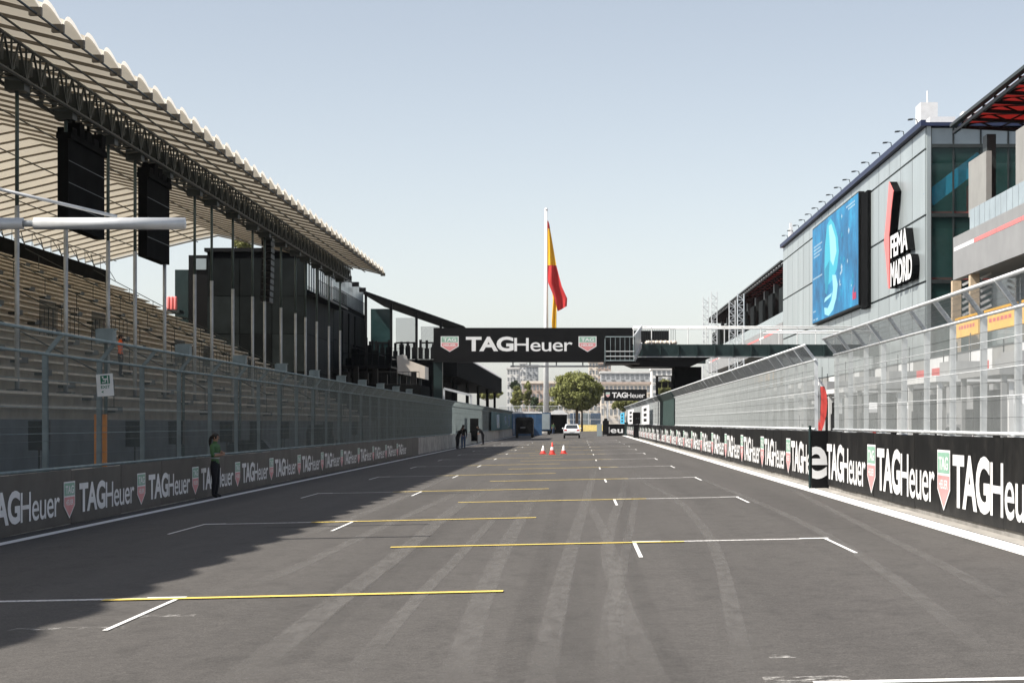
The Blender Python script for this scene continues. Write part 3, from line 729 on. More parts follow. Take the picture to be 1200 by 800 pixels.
clad(A, 'y', 156.1, -28.3, -20.9, -.2, 14.2, 3, 5, 'dark_clad', .05, -.06)
clad(A, 'x', -20.9, 156.2, 174, -.2, 11.4, 6, 4, 'dark_clad', .05, .05)
clad(A, 'x', -20.9, 174.2, 199.8, -.2, 11.8, 8, 4, 'dark_clad', .05, .05)
MB().box(-28.5, -20.7, 155.9, 174.3, 14.7, 14.98).build('coping', 'black', A)
for k in range(6):
    y0 = 157 + k * 2.8
    w_ = MB().box(-20.89, -20.8, y0, y0 + 2.2, 11.9, 14.2).build('window', 'glass_pale' if k % 2 else 'glass', A)
    MB().box(-20.8, -20.76, y0 + 1.05, y0 + 1.15, 11.9, 14.2).build('mullion', 'black', w_)
railing('balcony_railing', -19.9, -19.9, 157, 176, 11.5, 1.1, A, 'black', .5)
MB().box(-20.9, -19.8, 156.5, 176, 11.35, 11.5).build('balcony_slab', 'black', A)
for k in range(8):
    y0 = 174.3 + k * 3.2
    MB().box(-23.2, -21.0, y0, y0 + 3.1, 12.25, 14.75).build('pale_cabin_panel', 'cladding', A)
railing('terrace_railing', -20.85, -20.85, 174.5, 199.5, 12.2, 1.1, A, 'black', .5)
for k in range(5):
    x, y0 = -20.3, 168 + k * 6
    MB().box(x - .25, x + .35, y0 - .25, y0 + .25, 14.4 - .12 * k, 14.8 - .12 * k).build('roof_lamp', 'black', A)
# stair annex and red cases on its landing
A2 = thing('stair_annex', 'dark stepped stair annex with a pale shutter beside the black hospitality building', 'annex', (-30, 157, -.21))
for (a, b, t_, mt) in ((221, 243.5, 299, 'black'), (205, 221, 316, 'green_steel')):
    MB().box(XZ(a, 0, 157)[0], XZ(b, 0, 157)[0] - .02, 157, 161, -.2, XZ(0, t_, 157)[1]).build('tower', mt, A2)
MB().box(XZ(228, 0, 157)[0], XZ(242, 0, 157)[0], 156.9, 156.99, XZ(0, 316, 157)[1], XZ(0, 303, 157)[1]).build('shutter', 'glass_pale', A2)
for k in range(9):
    z = 9.6 - k * .55; MB().box(-31.2 + k * .25, -29.9 + k * .25, 155.6, 156.85, z, z + .08).build('stair_tread', 'dark_steel', A2)
for k in range(3):
    x = XZ(196 + k * 4, 0, 155)[0]; z = XZ(0, 363, 155)[1]
    o = MB().lathe((x + .1, 155, z - .02), [(.0, 0), (.13, 0), (.14, .1), (.14, .95), (.1, 1.02), (0, 1.04)], 10).build('gas_cylinder', 'pink_red', None, True)
    tag(o, 'coral red cylinder standing by the dark stair annex above the bench rows', 'cylinder', 'red cylinders')
o = MB().box(XZ(190, 0, 155)[0], XZ(212, 0, 155)[0], 154.4, 156.3, XZ(0, 363, 155)[1] - .25, XZ(0, 363, 155)[1] - .03).build('landing_platform', 'dark_steel')
tag(o, 'dark steel landing platform carrying the coral red cylinders', 'platform')

# line array loudspeaker hung from the truss
t = thing('line_array', 'black line array of stacked speakers hung below the canopy truss', 'loudspeaker', (-17, 112, 8.3))
for k in range(10):
    z = 11.6 - k * .34; xs = -16.75 - .001 * k * k
    MB().prism([(xs - .5, z - .02), (xs + .02, z - .04), (xs + .02, z - .30), (xs - .5, z - .28)], 'y', 111.4, 112.7).build('speaker_cabinet', 'black', t)
MB().box(-17.3, -16.7, 111.6, 112.5, 11.6, 11.75).build('fly_frame', 'dark_steel', t)

B = thing('terrace_building', 'dark terrace building with sloping canopy roof behind the gantry', 'building', (-16, 202, -.21))
m = MB(); m.prism([(-21.6, 14.55), (-11.3, 10.95), (-11.3, 11.2), (-21.6, 14.85)], 'y', 201.5, 228); m.build('roof', 'black_matt', B)
MB().box(-21.3, -12.0, 202, 320, 6.25, 7.9).build('upper_floor', 'black_matt', B)
MB().box(-12.3, -12.0, 202, 320, 7.9, 8.5).build('balcony_front', 'black_matt', B)
MB().prism([(-12.0, 8.5), (-12.0, 8.62), (-13.8, 9.95), (-13.8, 9.8)], 'y', 228.2, 320).build('sloping_canopy', 'render_white', B)
MB().box(-21.3, -14.5, 202.5, 245, -.2, 6.25).build('lower_wall', 'black_matt', B)
for k, x in enumerate((-21, -18.5, -16, -13.6)):
    MB().box(x - .12, x + .12, 202.05, 202.35, 7.9, 14.3 - (x + 21) * .36).build('column', 'black', B)
for (x0, x1, mt) in ((-20.8, -18.7, 'glass'), (-18.3, -16.2, 'glass_see'), (-15.8, -13.8, 'glass_see'), (-13.4, -12.2, 'glass_see')):
    p = MB().box(x0, x1, 205, 205.08, 7.95, 13.9 - (x1 + 21) * .36).build('glass_screen', mt, B)
    MB().box(x0, x1, 204.93, 204.99, 9.6, 9.75).build('transom', 'black', p)
railing('terrace_railing', -21, -12.1, 202.1, 202.1, 7.9, 1.1, B, 'black', .35)
for k in range(5):
    y0 = 205 + k * 25; MB().tube((-12.5, y0, -.2), (-12.5, y0, 6.25), .18, 8).build('column', 'black_matt', B)
rnd = random.Random(3)
for k in range(14):
    x = -20.5 + k * .62; o = MB()
    o.box(x - .22, x + .22, 201.2, 201.6, 7.95, 8.5 + rnd.random() * .9); o.box(x - .12, x + .12, 201.25, 201.5, 8.4, 9.4 + rnd.random() * .5)
    o.build('planter', 'black', B)
t = thing('cream_stair_block', 'sunlit cream inclined block raised on dark frames in front of the dark terrace building', 'block', (-13.8, 170, -.2))
P = [(465, 417), (472, 415), (473, 420), (498, 429), (498, 444), (466, 437)]
MB().prism([XZ(a, b, 170) for a, b in P], 'y', 170, 174).build('block', 'cream', t)
for px in (467, 473, 479, 486, 492):
    x = XZ(px, 0, 170)[0]; MB().box(x - .12, x + .12, 170.3, 170.6, -.2, 5.6).build('support', 'dark_steel', t)
# lower dark terrace in front of building A / B
t = thing('lower_terrace', 'low black terrace wall joining the hospitality building and the gantry column', 'terrace', (-16, 160, -.2))
MB().box(-19.5, -12.2, 158, 168, -.2, 4.6).build('wall', 'black_matt', t)
railing('railing', -19.4, -12.3, 158.05, 158.05, 4.6, 1.0, t, 'black', .4)
for k in range(9):
    x = -18.8 + k * .75; MB().box(x - .2, x + .2, 159, 159.4, 4.6, 5.3 + (k * 31 % 7) * .12).build('chair', 'black', t)
t = thing('dark_scaffold', 'black scaffold stair with platforms beside the black hospitality building', 'scaffold', (-17.5, 177, -.2))
for xx in (-20.3, -18.2, -16.2):
    for yy in (176, 181, 186): MB().tube((xx, yy, -.2), (xx, yy, 11.3 - (xx + 20.3) * 1.1), .09, 6).build('standard', 'black', t)
for k, zz in enumerate((2.2, 4.4, 6.4)):
    MB().box(-20.4, -16.1, 175.8, 186.2, zz, zz + .14).build('platform', 'black', t)
    railing('guard_rail', -20.4, -16.1, 175.8, 175.8, zz + .14, 1.1, t, 'black', .5)
for k in range(7):
    xx = -20 + k * .58; MB().box(xx - .24, xx + .24, 178, 178.6, 6.54, 7.3 + (k * 29 % 8) * .16).build('crate', 'black_matt', t)
MB().box(-20.4, -16.2, 184, 184.1, -.2, 6.4).build('back_sheet', 'black', t)
MB().prism([(-20.6, 8.6), (-16.0, 7.3), (-16.0, 7.45), (-20.6, 8.8)], 'y', 187, 199).build('awning', 'black', t)
# grey fence box / white frame near the gantry foot
t = thing('white_goal_frame', 'white painted steel frame standing behind the fence by the gantry column', 'frame', (-11, 200, -.2))
for (a, b, c, e) in ((520, 455, 520, 468), (520, 455, 552, 463), (552, 463, 552, 475)):
    p0 = XZ(a, b, 200); p1 = XZ(c, e, 200); MB().bar((p0[0], 200, p0[1]), (p1[0], 200, p1[1] if a != c else -.2), .22, .22).build('tube', 'galv_tube', t)
for (px, py) in ((520, 455), (552, 463)):
    pass

# ================================================================== GANTRY AND FOOTBRIDGE
t = thing('gantry_sign', 'black overhead gantry sign across the track with white lettering and two shields', 'gantry', (-10.5, 153, -.2))
d = 153
x0, zt = XZ(508, 384, d); x1, zb = XZ(742, 424, d)
MB().box(x0, x1, 153, 154.1, zb, zt).build('sign_box', 'black', t)
xa, zc = XZ(546, 411.6, d); xc, ze = XZ(671, 394.3, d)
one_text(t, (xa, 152.99, zc), (1, 0, 0), (0, 0, 1), (0, -1, 0), xc - xa, ze - zc)
for pc in (527, 688.5):
    xs, zs = XZ(pc, 412.2, d); shield_parts(t, (xs, 152.99, zs), (1, 0, 0), (0, 0, 1), (0, -1, 0), 21 / F * d, 18.2 / F * d)
xs = XZ(513, 0, d)[0]
MB().box(xs - .33, xs + .33, 153.2, 153.9, -.2, zb).build('column', 'green_steel', t)
zp = XZ(0, 429, d)[1]
MB().tube((XZ(598, 0, d)[0], 153.3, zp), (XZ(712, 0, d)[0], 153.3, zp), .07, 8).build('hanging_rail', 'galv_tube', t, True)
for px in (601, 621, 652, 683, 708):
    x = XZ(px, 0, d)[0]; MB().tube((x, 153.3, zp), (x, 153.3, zb), .05, 6).build('hanger', 'galv', t)
MB().box(x1, 9.5, 153.1, 153.9, zb - .1, zb + .5).build('carrier_beam', 'green_steel', t)

t = thing('footbridge', 'dark green footbridge with white handrails crossing the pit lane to the pit building', 'footbridge', (8, 147, .1))
d = 147
zg1 = XZ(0, 404, d)[1]; zg0 = XZ(0, 418, d)[1]; xl = XZ(742, 0, d)[0]; xr = 21.4
for yy in (146.2, 149.0): MB().box(xl, xr, yy, yy + .2, zg0, zg1).build('girder', 'green_steel', t)
for yy in (146.05,): MB().box(xl, xr, yy, yy + .5, zg0 - .06, zg0).build('flange', 'galv', t)
stf = MB().box(-.05, .05, 146.0, 146.2, zg0, zg1).mesh('stiffener', 'green_steel')
x = xl + .6
while x < xr: inst('stiffener', stf, (x, 0, 0), t); x += 1.3
MB().box(xl, xr, 146.45, 148.95, zg1 - .15, zg1 - .02).build('deck', 'dark_steel', t)
x8, z8 = XZ(715, 430, d); x9 = XZ(832, 0, d)[0]
MB().prism([(x8, zg0 - .1), (xl, z8), (x9 - 1.5, z8), (x9, zg0 - .08)], 'y', 146.3, 151).build('landing_soffit', 'black', t)
xp0, xp1 = XZ(790, 0, d)[0], XZ(822, 0, d)[0]
MB().box(xp0, xp1, 147, 150.6, .1, z8 + .02).build('pier', 'black_matt', t)
zh = XZ(0, 383.5, d)[1]
for yy in (146.25, 149.05):
    MB().tube((xl, yy, zh), (xr, yy, zh), .055, 8).build('handrail', 'white_paint', t, True)
    MB().tube((xl + 9.5, yy, zh - .33), (xr, yy, zh - .33), .045, 8).build('handrail', 'white_paint', t, True)
rp = MB().tube((0, 146.25, zg1), (0, 146.25, zh), .03, 5).mesh('rail_post', 'white_paint')
x = xl
while x < xr: inst('rail_post', rp, (x, 0, 0), t); x += 1.3
railing('mesh_infill', xl, xl + 3, 146.3, 146.3, zg1, 1.1, t, 'dark_steel', .12)
gp = MB().box(0, 1.25, 148.9, 149.0, zg1 + .05, zh - .15).mesh('dark_infill_panel', 'black')
for k in range(2): inst('dark_infill_panel', gp, (xl + .1 + 1.3 * k, 0, 0), t)
# lower landing with galvanised railings
xq = XZ(709, 0, d)[0]; zq = XZ(0, 425, d)[1]; zr = XZ(0, 397, d)[1]
MB().box(xq, xl + .4, 143.5, 148.5, zq - .15, zq).build('lower_landing', 'black', t)
for (a, b, c, e) in ((xq, 143.5, xl, 143.5), (xq, 143.5, xq, 148.5), (xl, 143.5, xl, 146)):
    railing('landing_railing', a, c, b, e, zq, zr - zq, t, 'galv_dark_shaded', .3, .026)
MB().box(xq + .05, xl - .1, 148.3, 148.36, zq, zr).build('landing_screen', 'black', t)
m = MB(); m.bar((xl, 143.5, zr), (xl + .6, 146.2, zh), .08, .3); m.bar((xl, 143.5, zq + .1), (xl + .6, 146.2, zg1), .08, .3); m.build('stair_stringer', 'galv_tube', t)
m = MB(); m.add([(xl - .02, 143.6, zq + .25), (xl + .5, 146.0, zg1 + .1), (xl + .5, 146.0, zh - .1), (xl - .02, 143.6, zr - .1), (xl + .02, 143.6, zq + .25), (xl + .54, 146.0, zg1 + .1), (xl + .54, 146.0, zh - .1), (xl + .02, 143.6, zr - .1)],
                [(0, 1, 2, 3), (7, 6, 5, 4), (0, 4, 5, 1), (1, 5, 6, 2), (2, 6, 7, 3), (3, 7, 4, 0)]); m.build('stair_side_panel', 'galv_tube', t)
for zz_ in (.35, .7): MB().tube((xq, 143.48, zq + zz_), (xl, 143.48, zq + zz_), .03, 5).build('knee_rail', 'galv_tube', t)
for k in range(7):
    x = XZ(760 + k * 5, 0, d)[0]; o = MB().ell((x, 147.4, zg1 + .16), (.26, .4, .18), 8, 5).build('sandbag', 'cream', None, True)
    tag(o, 'pale sandbag lying on the deck of the dark green footbridge', 'sandbag', 'sandbags on the footbridge')

# ================================================================== PIT BUILDING
XB = 21.5
def ZB(r): return H + r * XB
def DB(px): return XB * F / (px - HX)
# --- glass block
g = thing('exhibition_block', 'tall grey panelled block with giant blue screen and red sign on its facade', 'building', (XB, DB(1085), .1))
ya, yb = DB(1085), DB(918)
za, z1, z2, zt = ZB(.406), ZB(.597), ZB(.787), ZB(.852)
MB().box(XB + .1, 42, ya + 8, yb, 5.6, zt - .1).build('core', 'cladding_seam', g)
MB().box(XB + .08, XB + .2, ya + .1, yb, 5.6, zt).build('facade_backing', 'cladding_seam', g)
NPAN = 18
clad(g, 'x', XB + .08, ya, yb, 5.6, za, NPAN, 1, 'cladding', .15, -.12, 'facade_panel')
clad(g, 'x', XB + .08, ya, yb, za, z1, NPAN, 1, 'cladding', .15, -.12, 'facade_panel')
clad(g, 'x', XB + .08, ya, yb, z1, z2, NPAN, 1, 'cladding', .15, -.12, 'facade_panel')
clad(g, 'x', XB + .08, ya, yb, z2, zt, NPAN, 1, 'cladding', .15, -.12, 'facade_panel')
MB().box(XB - .35, 42, ya - .3, yb + .2, zt, zt + .22).build('roof_edge', 'blue_edge', g)
MB().box(XB - .35, XB - .05, ya - .3, yb + .2, zt + .222, zt + .36).build('roof_gutter', 'blue_edge', g)
MB().box(XB + .05, XB + .3, ya - .12, ya + .1, 5.6, zt).build('corner_post', 'cladding', g)
gl = MB().box(0, 1, 0, .06, 0, 1).mesh('glass_pane', 'glass_clear')
xs = [XB + .3, XB + 1.7, XB + 3.4, XB + 5.1, XB + 6.8, XB + 8.5]; zs = [5.6, za, z1, z2 + .2]
for i in range(len(xs) - 1):
    for j in range(3):
        o = inst('glass_pane', gl, (xs[i] + .05, ya, zs[j] + .1), g); o.scale = (xs[i + 1] - xs[i] - .1, 1, zs[j + 1] - zs[j] - .2)
    MB().box(xs[i] - .05 if i else xs[i], xs[i] + .05, ya - .05, ya + .1, 5.6, zt - .05).build('mullion', 'dark_steel', g)
for i in range(len(xs) - 1): MB().box(xs[i] + .05, xs[i + 1] - .05, ya + .02, ya + .08, z2 + .32, zt - .1).build('glass_pane', 'glass_pale', g)  # pale colour stands in for sky reflected in the top panes
for z in zs[1:]: MB().box(XB + .3, XB + 9, ya - .1, ya + 8, z - .12, z + .1).build('floor_slab', 'dark_steel', g)
MB().box(XB + .3, XB + 14, ya + 7.5, ya + 7.9, .1, zt).build('inner_wall', 'teal_inner', g)
m = MB(); a = XZ(1088, 234, ya + .5); b = XZ(1150, 186, ya + .5); m.bar((a[0], ya + .5, a[1]), (b[0], ya + .5, b[1]), .5, .95); m.build('blue_ramp', 'sky_blue', g)
a = XZ(1137, 0, ya + .9)[0]; MB().tube((a, ya + .9, z1 + .1), (a, ya + .9, z1 + 1.9), .25, 10).build('red_column', 'red', g, True)
for z in (za, z1): MB().box(XB + .3, XB + 6, ya + .6, ya + .7, z + .12, z + .3).build('red_kick_strip', 'red', g)
for k in range(4): MB().box(XB + .6 + k * 2.1, XB + 2.2 + k * 2.1, ya + 2, ya + 3.2, zt + .3, zt + .9 + .35 * (k % 3)).build('roof_unit', 'white_paint', g)
m = MB(); a = XZ(1079, 141, ya + 6); b = XZ(1099, 120, ya + 6); m.box(a[0], b[0], ya + 6, ya + 8, zt + .2, b[1]); m.build('roof_cabin', 'white_paint', g)
MB().tube((a[0] + .6, ya + 7, b[1]), (a[0] + .6, ya + 7, b[1] + .9), .05, 6).build('antenna', 'white_paint', g)
for k in range(3):
    y0 = DB(924) - 1 + k * .8; MB().box(XB + .1, XB + .35, y0, y0 + .4, zt + .3, zt + 1.6 + .5 * (k == 1)).build('antenna', 'white_paint', g)
# floodlights on brackets along the roof edge
fm = MB(); fm.tube((0, 0, 0), (-.2, 0, .75), .04, 5); fm.tube((-.2, 0, .75), (-.9, 0, .8), .035, 5); fm.box(-1.15, -.55, -.3, .3, .72, .9)
fl0 = None
for k in range(16):
    y0 = ya + 2.5 + k * 5.35
    t = thing('roof_floodlight', 'small dark floodlight on an outreach bracket along the blue roof edge', 'floodlight', (XB - .1, y0, zt + .5), 'floodlights on the roof edge')
    m = MB(); m.tube((XB - .1, y0, zt + .45), (XB - .15, y0, zt + .8), .03, 5); m.tube((XB - .15, y0, zt + .8), (XB - .55, y0, zt + .84), .025, 5); m.build('bracket', 'dark_steel', t)
    m = MB(); m.prism([(XB - .7, zt + .74), (XB - .4, zt + .77), (XB - .4, zt + .84), (XB - .7, zt + .82)], 'y', y0 - .16, y0 + .16); m.build('lamp_head', 'dark_steel', t)

# --- LED screen
def screen_mat():
    m = bpy.data.materials.new('screen_picture'); m.use_nodes = True; n = m.node_tree; L = n.links; b = n.nodes['Principled BSDF']
    geo = n.nodes.new('ShaderNodeNewGeometry')
    t = n.nodes.new('ShaderNodeTexNoise'); t.inputs['Scale'].default_value = .22; t.inputs['Detail'].default_value = 7; t.inputs['Roughness'].default_value = .72
    L.new(geo.outputs['Position'], t.inputs['Vector'])
    r = n.nodes.new('ShaderNodeValToRGB'); e = r.color_ramp.elements
    e[0].position = .34; e[0].color = (.006, .085, .20, 1); e[1].position = .72; e[1].color = (.03, .46, .74, 1)
    k = e.new(.52); k.color = (.012, .22, .45, 1)
    L.new(t.outputs['Fac'], r.inputs[0]); L.new(r.outputs[0], b.inputs['Emission Color']); b.inputs['Emission Strength'].default_value = .72
    b.inputs['Base Color'].default_value = (.01, .03, .05, 1); b.inputs['Roughness'].default_value = .6
    return m
def glow(name, col, s): return mat(name, tuple(c * .1 for c in col), .6, emit=col, estr=s, var=.05)
M['screen'] = screen_mat(); M['scr_cyan'] = glow('screen_cyan', (.07, .52, .66), .68); M['scr_pale'] = glow('screen_pale', (.35, .72, .80), .72)
M['scr_teal'] = glow('screen_teal', (.03, .30, .45), .7); M['scr_red'] = glow('screen_red', (.6, .05, .12), .6); M['scr_white'] = glow('screen_white', (.5, .66, .75), .6)
xsn = XB - .5
def SY(px): return xsn * F / (px - HX)
t = thing('led_screen', 'giant blue video screen with a pale cyan floating figure on the grey panelled block', 'screen', (XB - .4, 170, 12))
ys0, ys1 = SY(1006), SY(952); zt_, zb_ = H + .826 * xsn, H + .418 * xsn
MB().box(xsn + .02, XB - .03, ys0, ys1, zb_, zt_).build('housing', 'black', t)
MB().box(XB - .3, XB - .03, ys0 - 3.4, ys0 - .02, zb_ - .3, zt_ - .3).build('side_grille', 'black_matt', t)
m = MB(); m.quad((xsn, ys1 - .1, zb_ + .1), (xsn, ys0 + .1, zb_ + .1), (xsn, ys0 + .1, zt_ - .1), (xsn, ys1 - .1, zt_ - .1)); m.build('picture', 'screen', t, fix=False)
W_, H_ = ys1 - ys0, zt_ - zb_
def sq(u, v, k): return (xsn - .006 * k, ys1 - u * W_, zb_ + v * H_)
def shape(name, pts, matn, k):
    m = MB(); m.add([sq(u, v, k) for u, v in pts], [tuple(range(len(pts)))]); m.build(name, matn, t, fix=False)
shape('figure', [(.36, .92), (.44, .96), (.52, .88), (.60, .72), (.62, .58), (.58, .44), (.50, .36), (.40, .33), (.31, .36), (.30, .52), (.31, .72)], 'scr_cyan', 1)
shape('figure', [(.40, .90), (.46, .90), (.55, .74), (.57, .60), (.50, .48), (.44, .55), (.42, .74)], 'scr_pale', 2)
shape('figure', [(.32, .50), (.42, .56), (.40, .36), (.36, .24), (.32, .26)], 'scr_teal', 3)
shape('figure', [(.48, .40), (.56, .38), (.60, .28), (.57, .16), (.50, .06), (.40, .02), (.31, .05), (.30, .12), (.38, .10), (.46, .16), (.50, .26)], 'scr_pale', 4)
shape('figure', [(.30, .17), (.46, .20), (.48, .23), (.32, .21)], 'scr_pale', 5)
rs = random.Random(5)
for k in range(26):
    u = .64 + rs.random() * .3; v = .12 + rs.random() * .8; a = .006 + rs.random() * .012; b = .006 + rs.random() * .03
    if rs.random() < .6: u = .64 + rs.random() * .05
    shape('bubble', [(u - a, v), (u, v - b), (u + a, v), (u, v + b)], 'scr_teal' if k % 3 else 'scr_white', 6)
for (u0, u1, v) in ((.05, .26, .78), (.05, .22, .745), (.05, .25, .71), (.05, .2, .675), (.03, .26, .455), (.78, .95, .93), (.82, .95, .90), (.04, .1, .115), (.04, .08, .03), (.1, .16, .03)):
    n = max(2, int((u1 - u0) / .022))
    for q in range(n):
        a = u0 + (u1 - u0) * q / n
        shape('caption', [(a, v), (a + (u1 - u0) / n * .7, v), (a + (u1 - u0) / n * .7, v + .016), (a, v + .016)], 'scr_white', 7)
shape('badge', [(.9, .07), (.965, .07), (.965, .13), (.9, .13)], 'scr_red', 7); shape('badge', [(.9, .13), (.94, .2), (.92, .13)], 'scr_red', 8)

# --- red flash sign with letters
t = thing('facade_sign', 'red slanted blade and white block letters mounted on the grey panelled facade', 'sign', (XB - .5, 140, 12))
xg = XB - .55
def SP(px, py):                                   # point on the sign plane
    d = xg * F / (px - HX); return (d, H + (HY - py) / F * d)
P = [(1042.5, 213), (1047.5, 224), (1045, 246), (1042.5, 277), (1043, 338), (1041.5, 338), (1038.5, 300), (1036.5, 284), (1040, 246)]
MB().prism([SP(*p) for p in P], 'x', xg - .04, xg).build('blade', 'pink_red', t)
MB().prism([SP(*p) for p in P], 'x', xg + .004, xg + .5).build('blade_core', 'black_matt', t)
def pt_u(px, py): d, z = SP(px, py); return Vector((xg - .004, d, z))
for (txt, px0, py0, px1, hpx0) in (('FEMA', 1043.5, 303, 1063.5, 26), ('MADRID', 1043.5, 336.5, 1068.5, 28)):
    d0, z0_ = SP(px0, py0); d1, _ = SP(px1, py0); hh = hpx0 / F * d0
    vs, fs, tw, th = text_geo(txt, .03, .95)
    def q(a, b, x): return (x, d0 - a / tw * (d0 - d1), z0_ + b / th * hh)
    m = MB(); m.add([q(a, b, xg) for a, b in vs], fs); me = m.mesh('letters', 'letter_white', fix=False)
    bmx = bmesh.new(); bmx.from_mesh(me)
    bmesh.ops.remove_doubles(bmx, verts=bmx.verts[:], dist=.0005)
    ret = bmesh.ops.extrude_face_region(bmx, geom=bmx.faces[:])
    front = [f for f in ret['geom'] if isinstance(f, bmesh.types.BMFace)]
    for v in {v for f in front for v in f.verts}: v.co.x = XB - .06
    me.materials.append(M['black_matt'])
    for f in bmx.faces: f.material_index = 0 if all(abs(v.co.x - xg) < .01 for v in f.verts) else 1
    bmx.to_mesh(me); bmx.free(); inst('letters', me, (0, 0, 0), t)
# --- near and far wings of the pit building
def wing(label, y0, y1, near):
    W = thing('pit_building', label, 'building', (XB, y0, .1))
    r0, r1 = ZB(.38), ZB(.493); zr = ZB(.762)
    MB().box(XB + 5, 42, y0, y1, .1, zr - .6).build('core', 'glass', W)
    MB().box(XB, XB + .4, y0, y1, r0, r1).build('balcony_fascia', 'grey_panel', W)
    MB().box(XB + .4, XB + 6, y0, y1, r0 + .1, r0 + .5).build('balcony_slab', 'grey_panel', W)
    # sloping stripe on the fascia
    zs0 = r0 + (r1 - r0) * .66
    step = 6.0; y = y1 - .3; k = 0
    while y > y0:
        y2 = max(y0, y - step + .12)
        m = MB(); m.quad((XB - .01, y, zs0), (XB - .01, y2, zs0), (XB - .01, y2, zs0 + .22), (XB - .01, y, zs0 + .22))
        m.build('fascia_stripe', 'letter_white' if k % 4 == 0 else 'pink_red', W, fix=False); y -= step; k += 1
    bp = MB().box(XB + .15, XB + .2, .04, 1.36, r1, r1 + 1.15).mesh('balustrade_pane', 'glass_pale')
    y = y0
    while y < y1 - 3 - 1.4: inst('balustrade_pane', bp, (0, y, 0), W); y += 1.4
    # cladding pillars above the balcony
    y = y1 - 6.5
    while y > y0 + 2:
        MB().box(XB + .6, XB + .9, y, y + 5.0, ZB(.54), ZB(.685)).build('pillar_panel', 'grey_pillar' if near else 'dark_clad', W)
        MB().box(XB + 1.0, XB + 1.5, y + 1.8, y + 3.0, r1, zr - .5).build('pillar', 'dark_steel', W)
        y -= 12.5
    # roof with red soffit panels and dark trusses
    MB().prism([(XB - .2, zr + .55), (XB + .15, zr + .57), (XB + .15, zr + .72), (XB - .2, zr + .72)], 'y', y0, y1).build('eave_beam', 'dark_steel', W)
    for yy in (y0, y1 - .3): MB().prism([(XB + .16, zr + .80), (XB + 14, zr + 1.2), (XB + 14, zr + 1.4), (XB + .16, zr + 1.0)], 'y', yy, yy + .3).build('verge_beam', 'dark_steel', W)
    y = y0
    pm = MB().prism([(XB + .1, zr + .40), (XB + 6, zr + .72), (XB + 6, zr + .78), (XB + .1, zr + .46)], 'y', .08, 2.92).mesh('soffit_panel', 'red_roof')
    pm2 = MB().prism([(XB + 6.1, zr + .72), (XB + 13, zr + 1.0), (XB + 13, zr + 1.06), (XB + 6.1, zr + .78)], 'y', .08, 2.92).mesh('soffit_panel', 'red_roof')
    tm = MB(); tm.bar((XB, 0, zr + .2), (XB + 12, 0, zr - .4), .18, .18); tm.bar((XB, 0, zr + .45), (XB + 12, 0, zr + .9), .14, .14)
    for q in range(6): tm.bar((XB + q * 2, 0, zr + .2 - q * .1), (XB + q * 2 + 1, 0, zr + .5 + q * .07), .09, .09); tm.bar((XB + q * 2 + 1, 0, zr + .5 + q * .07), (XB + q * 2 + 2, 0, zr + .1 - q * .1), .09, .09)
    tmm = tm.mesh('roof_truss', 'black')
    while y < y1 - 2.9:
        inst('soffit_panel', pm, (0, y, 0), W); inst('soffit_panel', pm2, (0, y, 0), W); inst('roof_truss', tmm, (0, y + 3, 0), W); y += 3
    for q, (xx, zz) in enumerate(((XB + .05, zr + .25), (XB + 4, zr + .15))): MB().bar((xx, y0, zz), (xx, y1, zz), .16, .16).build('purlin', 'black', W)
    return W
wn = wing('near pit building wing with grey balcony band and red roof soffit', 70, DB(1117), True)
wf = wing('far pit building wing with red roof trusses beyond the grey panelled block', DB(917), 340, False)
# garages along the pit lane, one unit each
def garage(y0, y1, k):
    t = thing('pit_garage', ['white fronted pit garage with open dark bay under the amber boards', 'white fronted pit garage with dark bay below the grey panelled block', 'white fronted pit garage with dark bay below the far wing'][k], 'garage', (XB, y0, .1), 'pit garages')
    MB().box(XB - .3, XB + .4, y0, y1 - .05, ZB(.10), ZB(.178)).build('lintel', ('white_paint', 'grey_panel', 'white_paint', 'grey_pillar')[int(y0 / 6.2) % 4], t)
    MB().box(XB - .25, XB + 4.6, y0, y0 + 1.0, .1, ZB(.10) - .01).build('side_wall', ('grey_panel', 'dark_steel', 'white_paint')[int(y0) % 3], t)
    MB().box(XB + 4.7, XB + 4.9, y0, y1, .1, 5.5).build('back_wall', 'black', t)
    MB().box(XB - .2, XB + 4.9, y0, y1 - .05, ZB(.178) + .01, ZB(.178) + .12).build('ceiling_slab', 'dark_steel', t)
    MB().box(XB - .32, XB - .305, y0 + .8, y1 - .8, ZB(.125), ZB(.15)).build('name_strip', 'red' if int(y0) % 3 == 0 else 'grey_panel', t)
y = 74.0
while y < 300:
    k = 0 if y < DB(1117) - 4 else (1 if y < DB(918) - 4 else 2)
    garage(y, y + 6.2, k); y += 6.2
# storey between garage and balcony: pale timber columns, slatted glazing, amber boards
for (y0, y1, W) in ((70, DB(1117), wn), (DB(917), 338, wf)):
    MB().box(XB + 2.2, XB + 2.4, y0, y1, ZB(.18), ZB(.38)).build('recess_wall', 'glass', W)
    sm = MB().box(XB + 1.9, XB + 2.1, 0, .25, ZB(.27), ZB(.37)).mesh('louvre', 'glass_pale')
    y = y0 + 1
    while y < y1 - 8: inst('louvre', sm, (0, y, 0), W); y += 1.1
for px in (1120.5, 1141.5):
    d = (XB + .3) * F / (px - HX); xx = XB + .3
    MB().box(xx - .25, xx + .25, d - .25, d + .25, .1, ZB(.38)).build('timber_column', 'wood', wn)
    m = MB()
    for q in range(7): m.bar((xx + .3, d - .3, ZB(.27) + q * .35), (xx + .9, d - .3, ZB(.27) + q * .35 + .3), .06, .14)
    m.build('column_bracket', 'letter_white', wn)
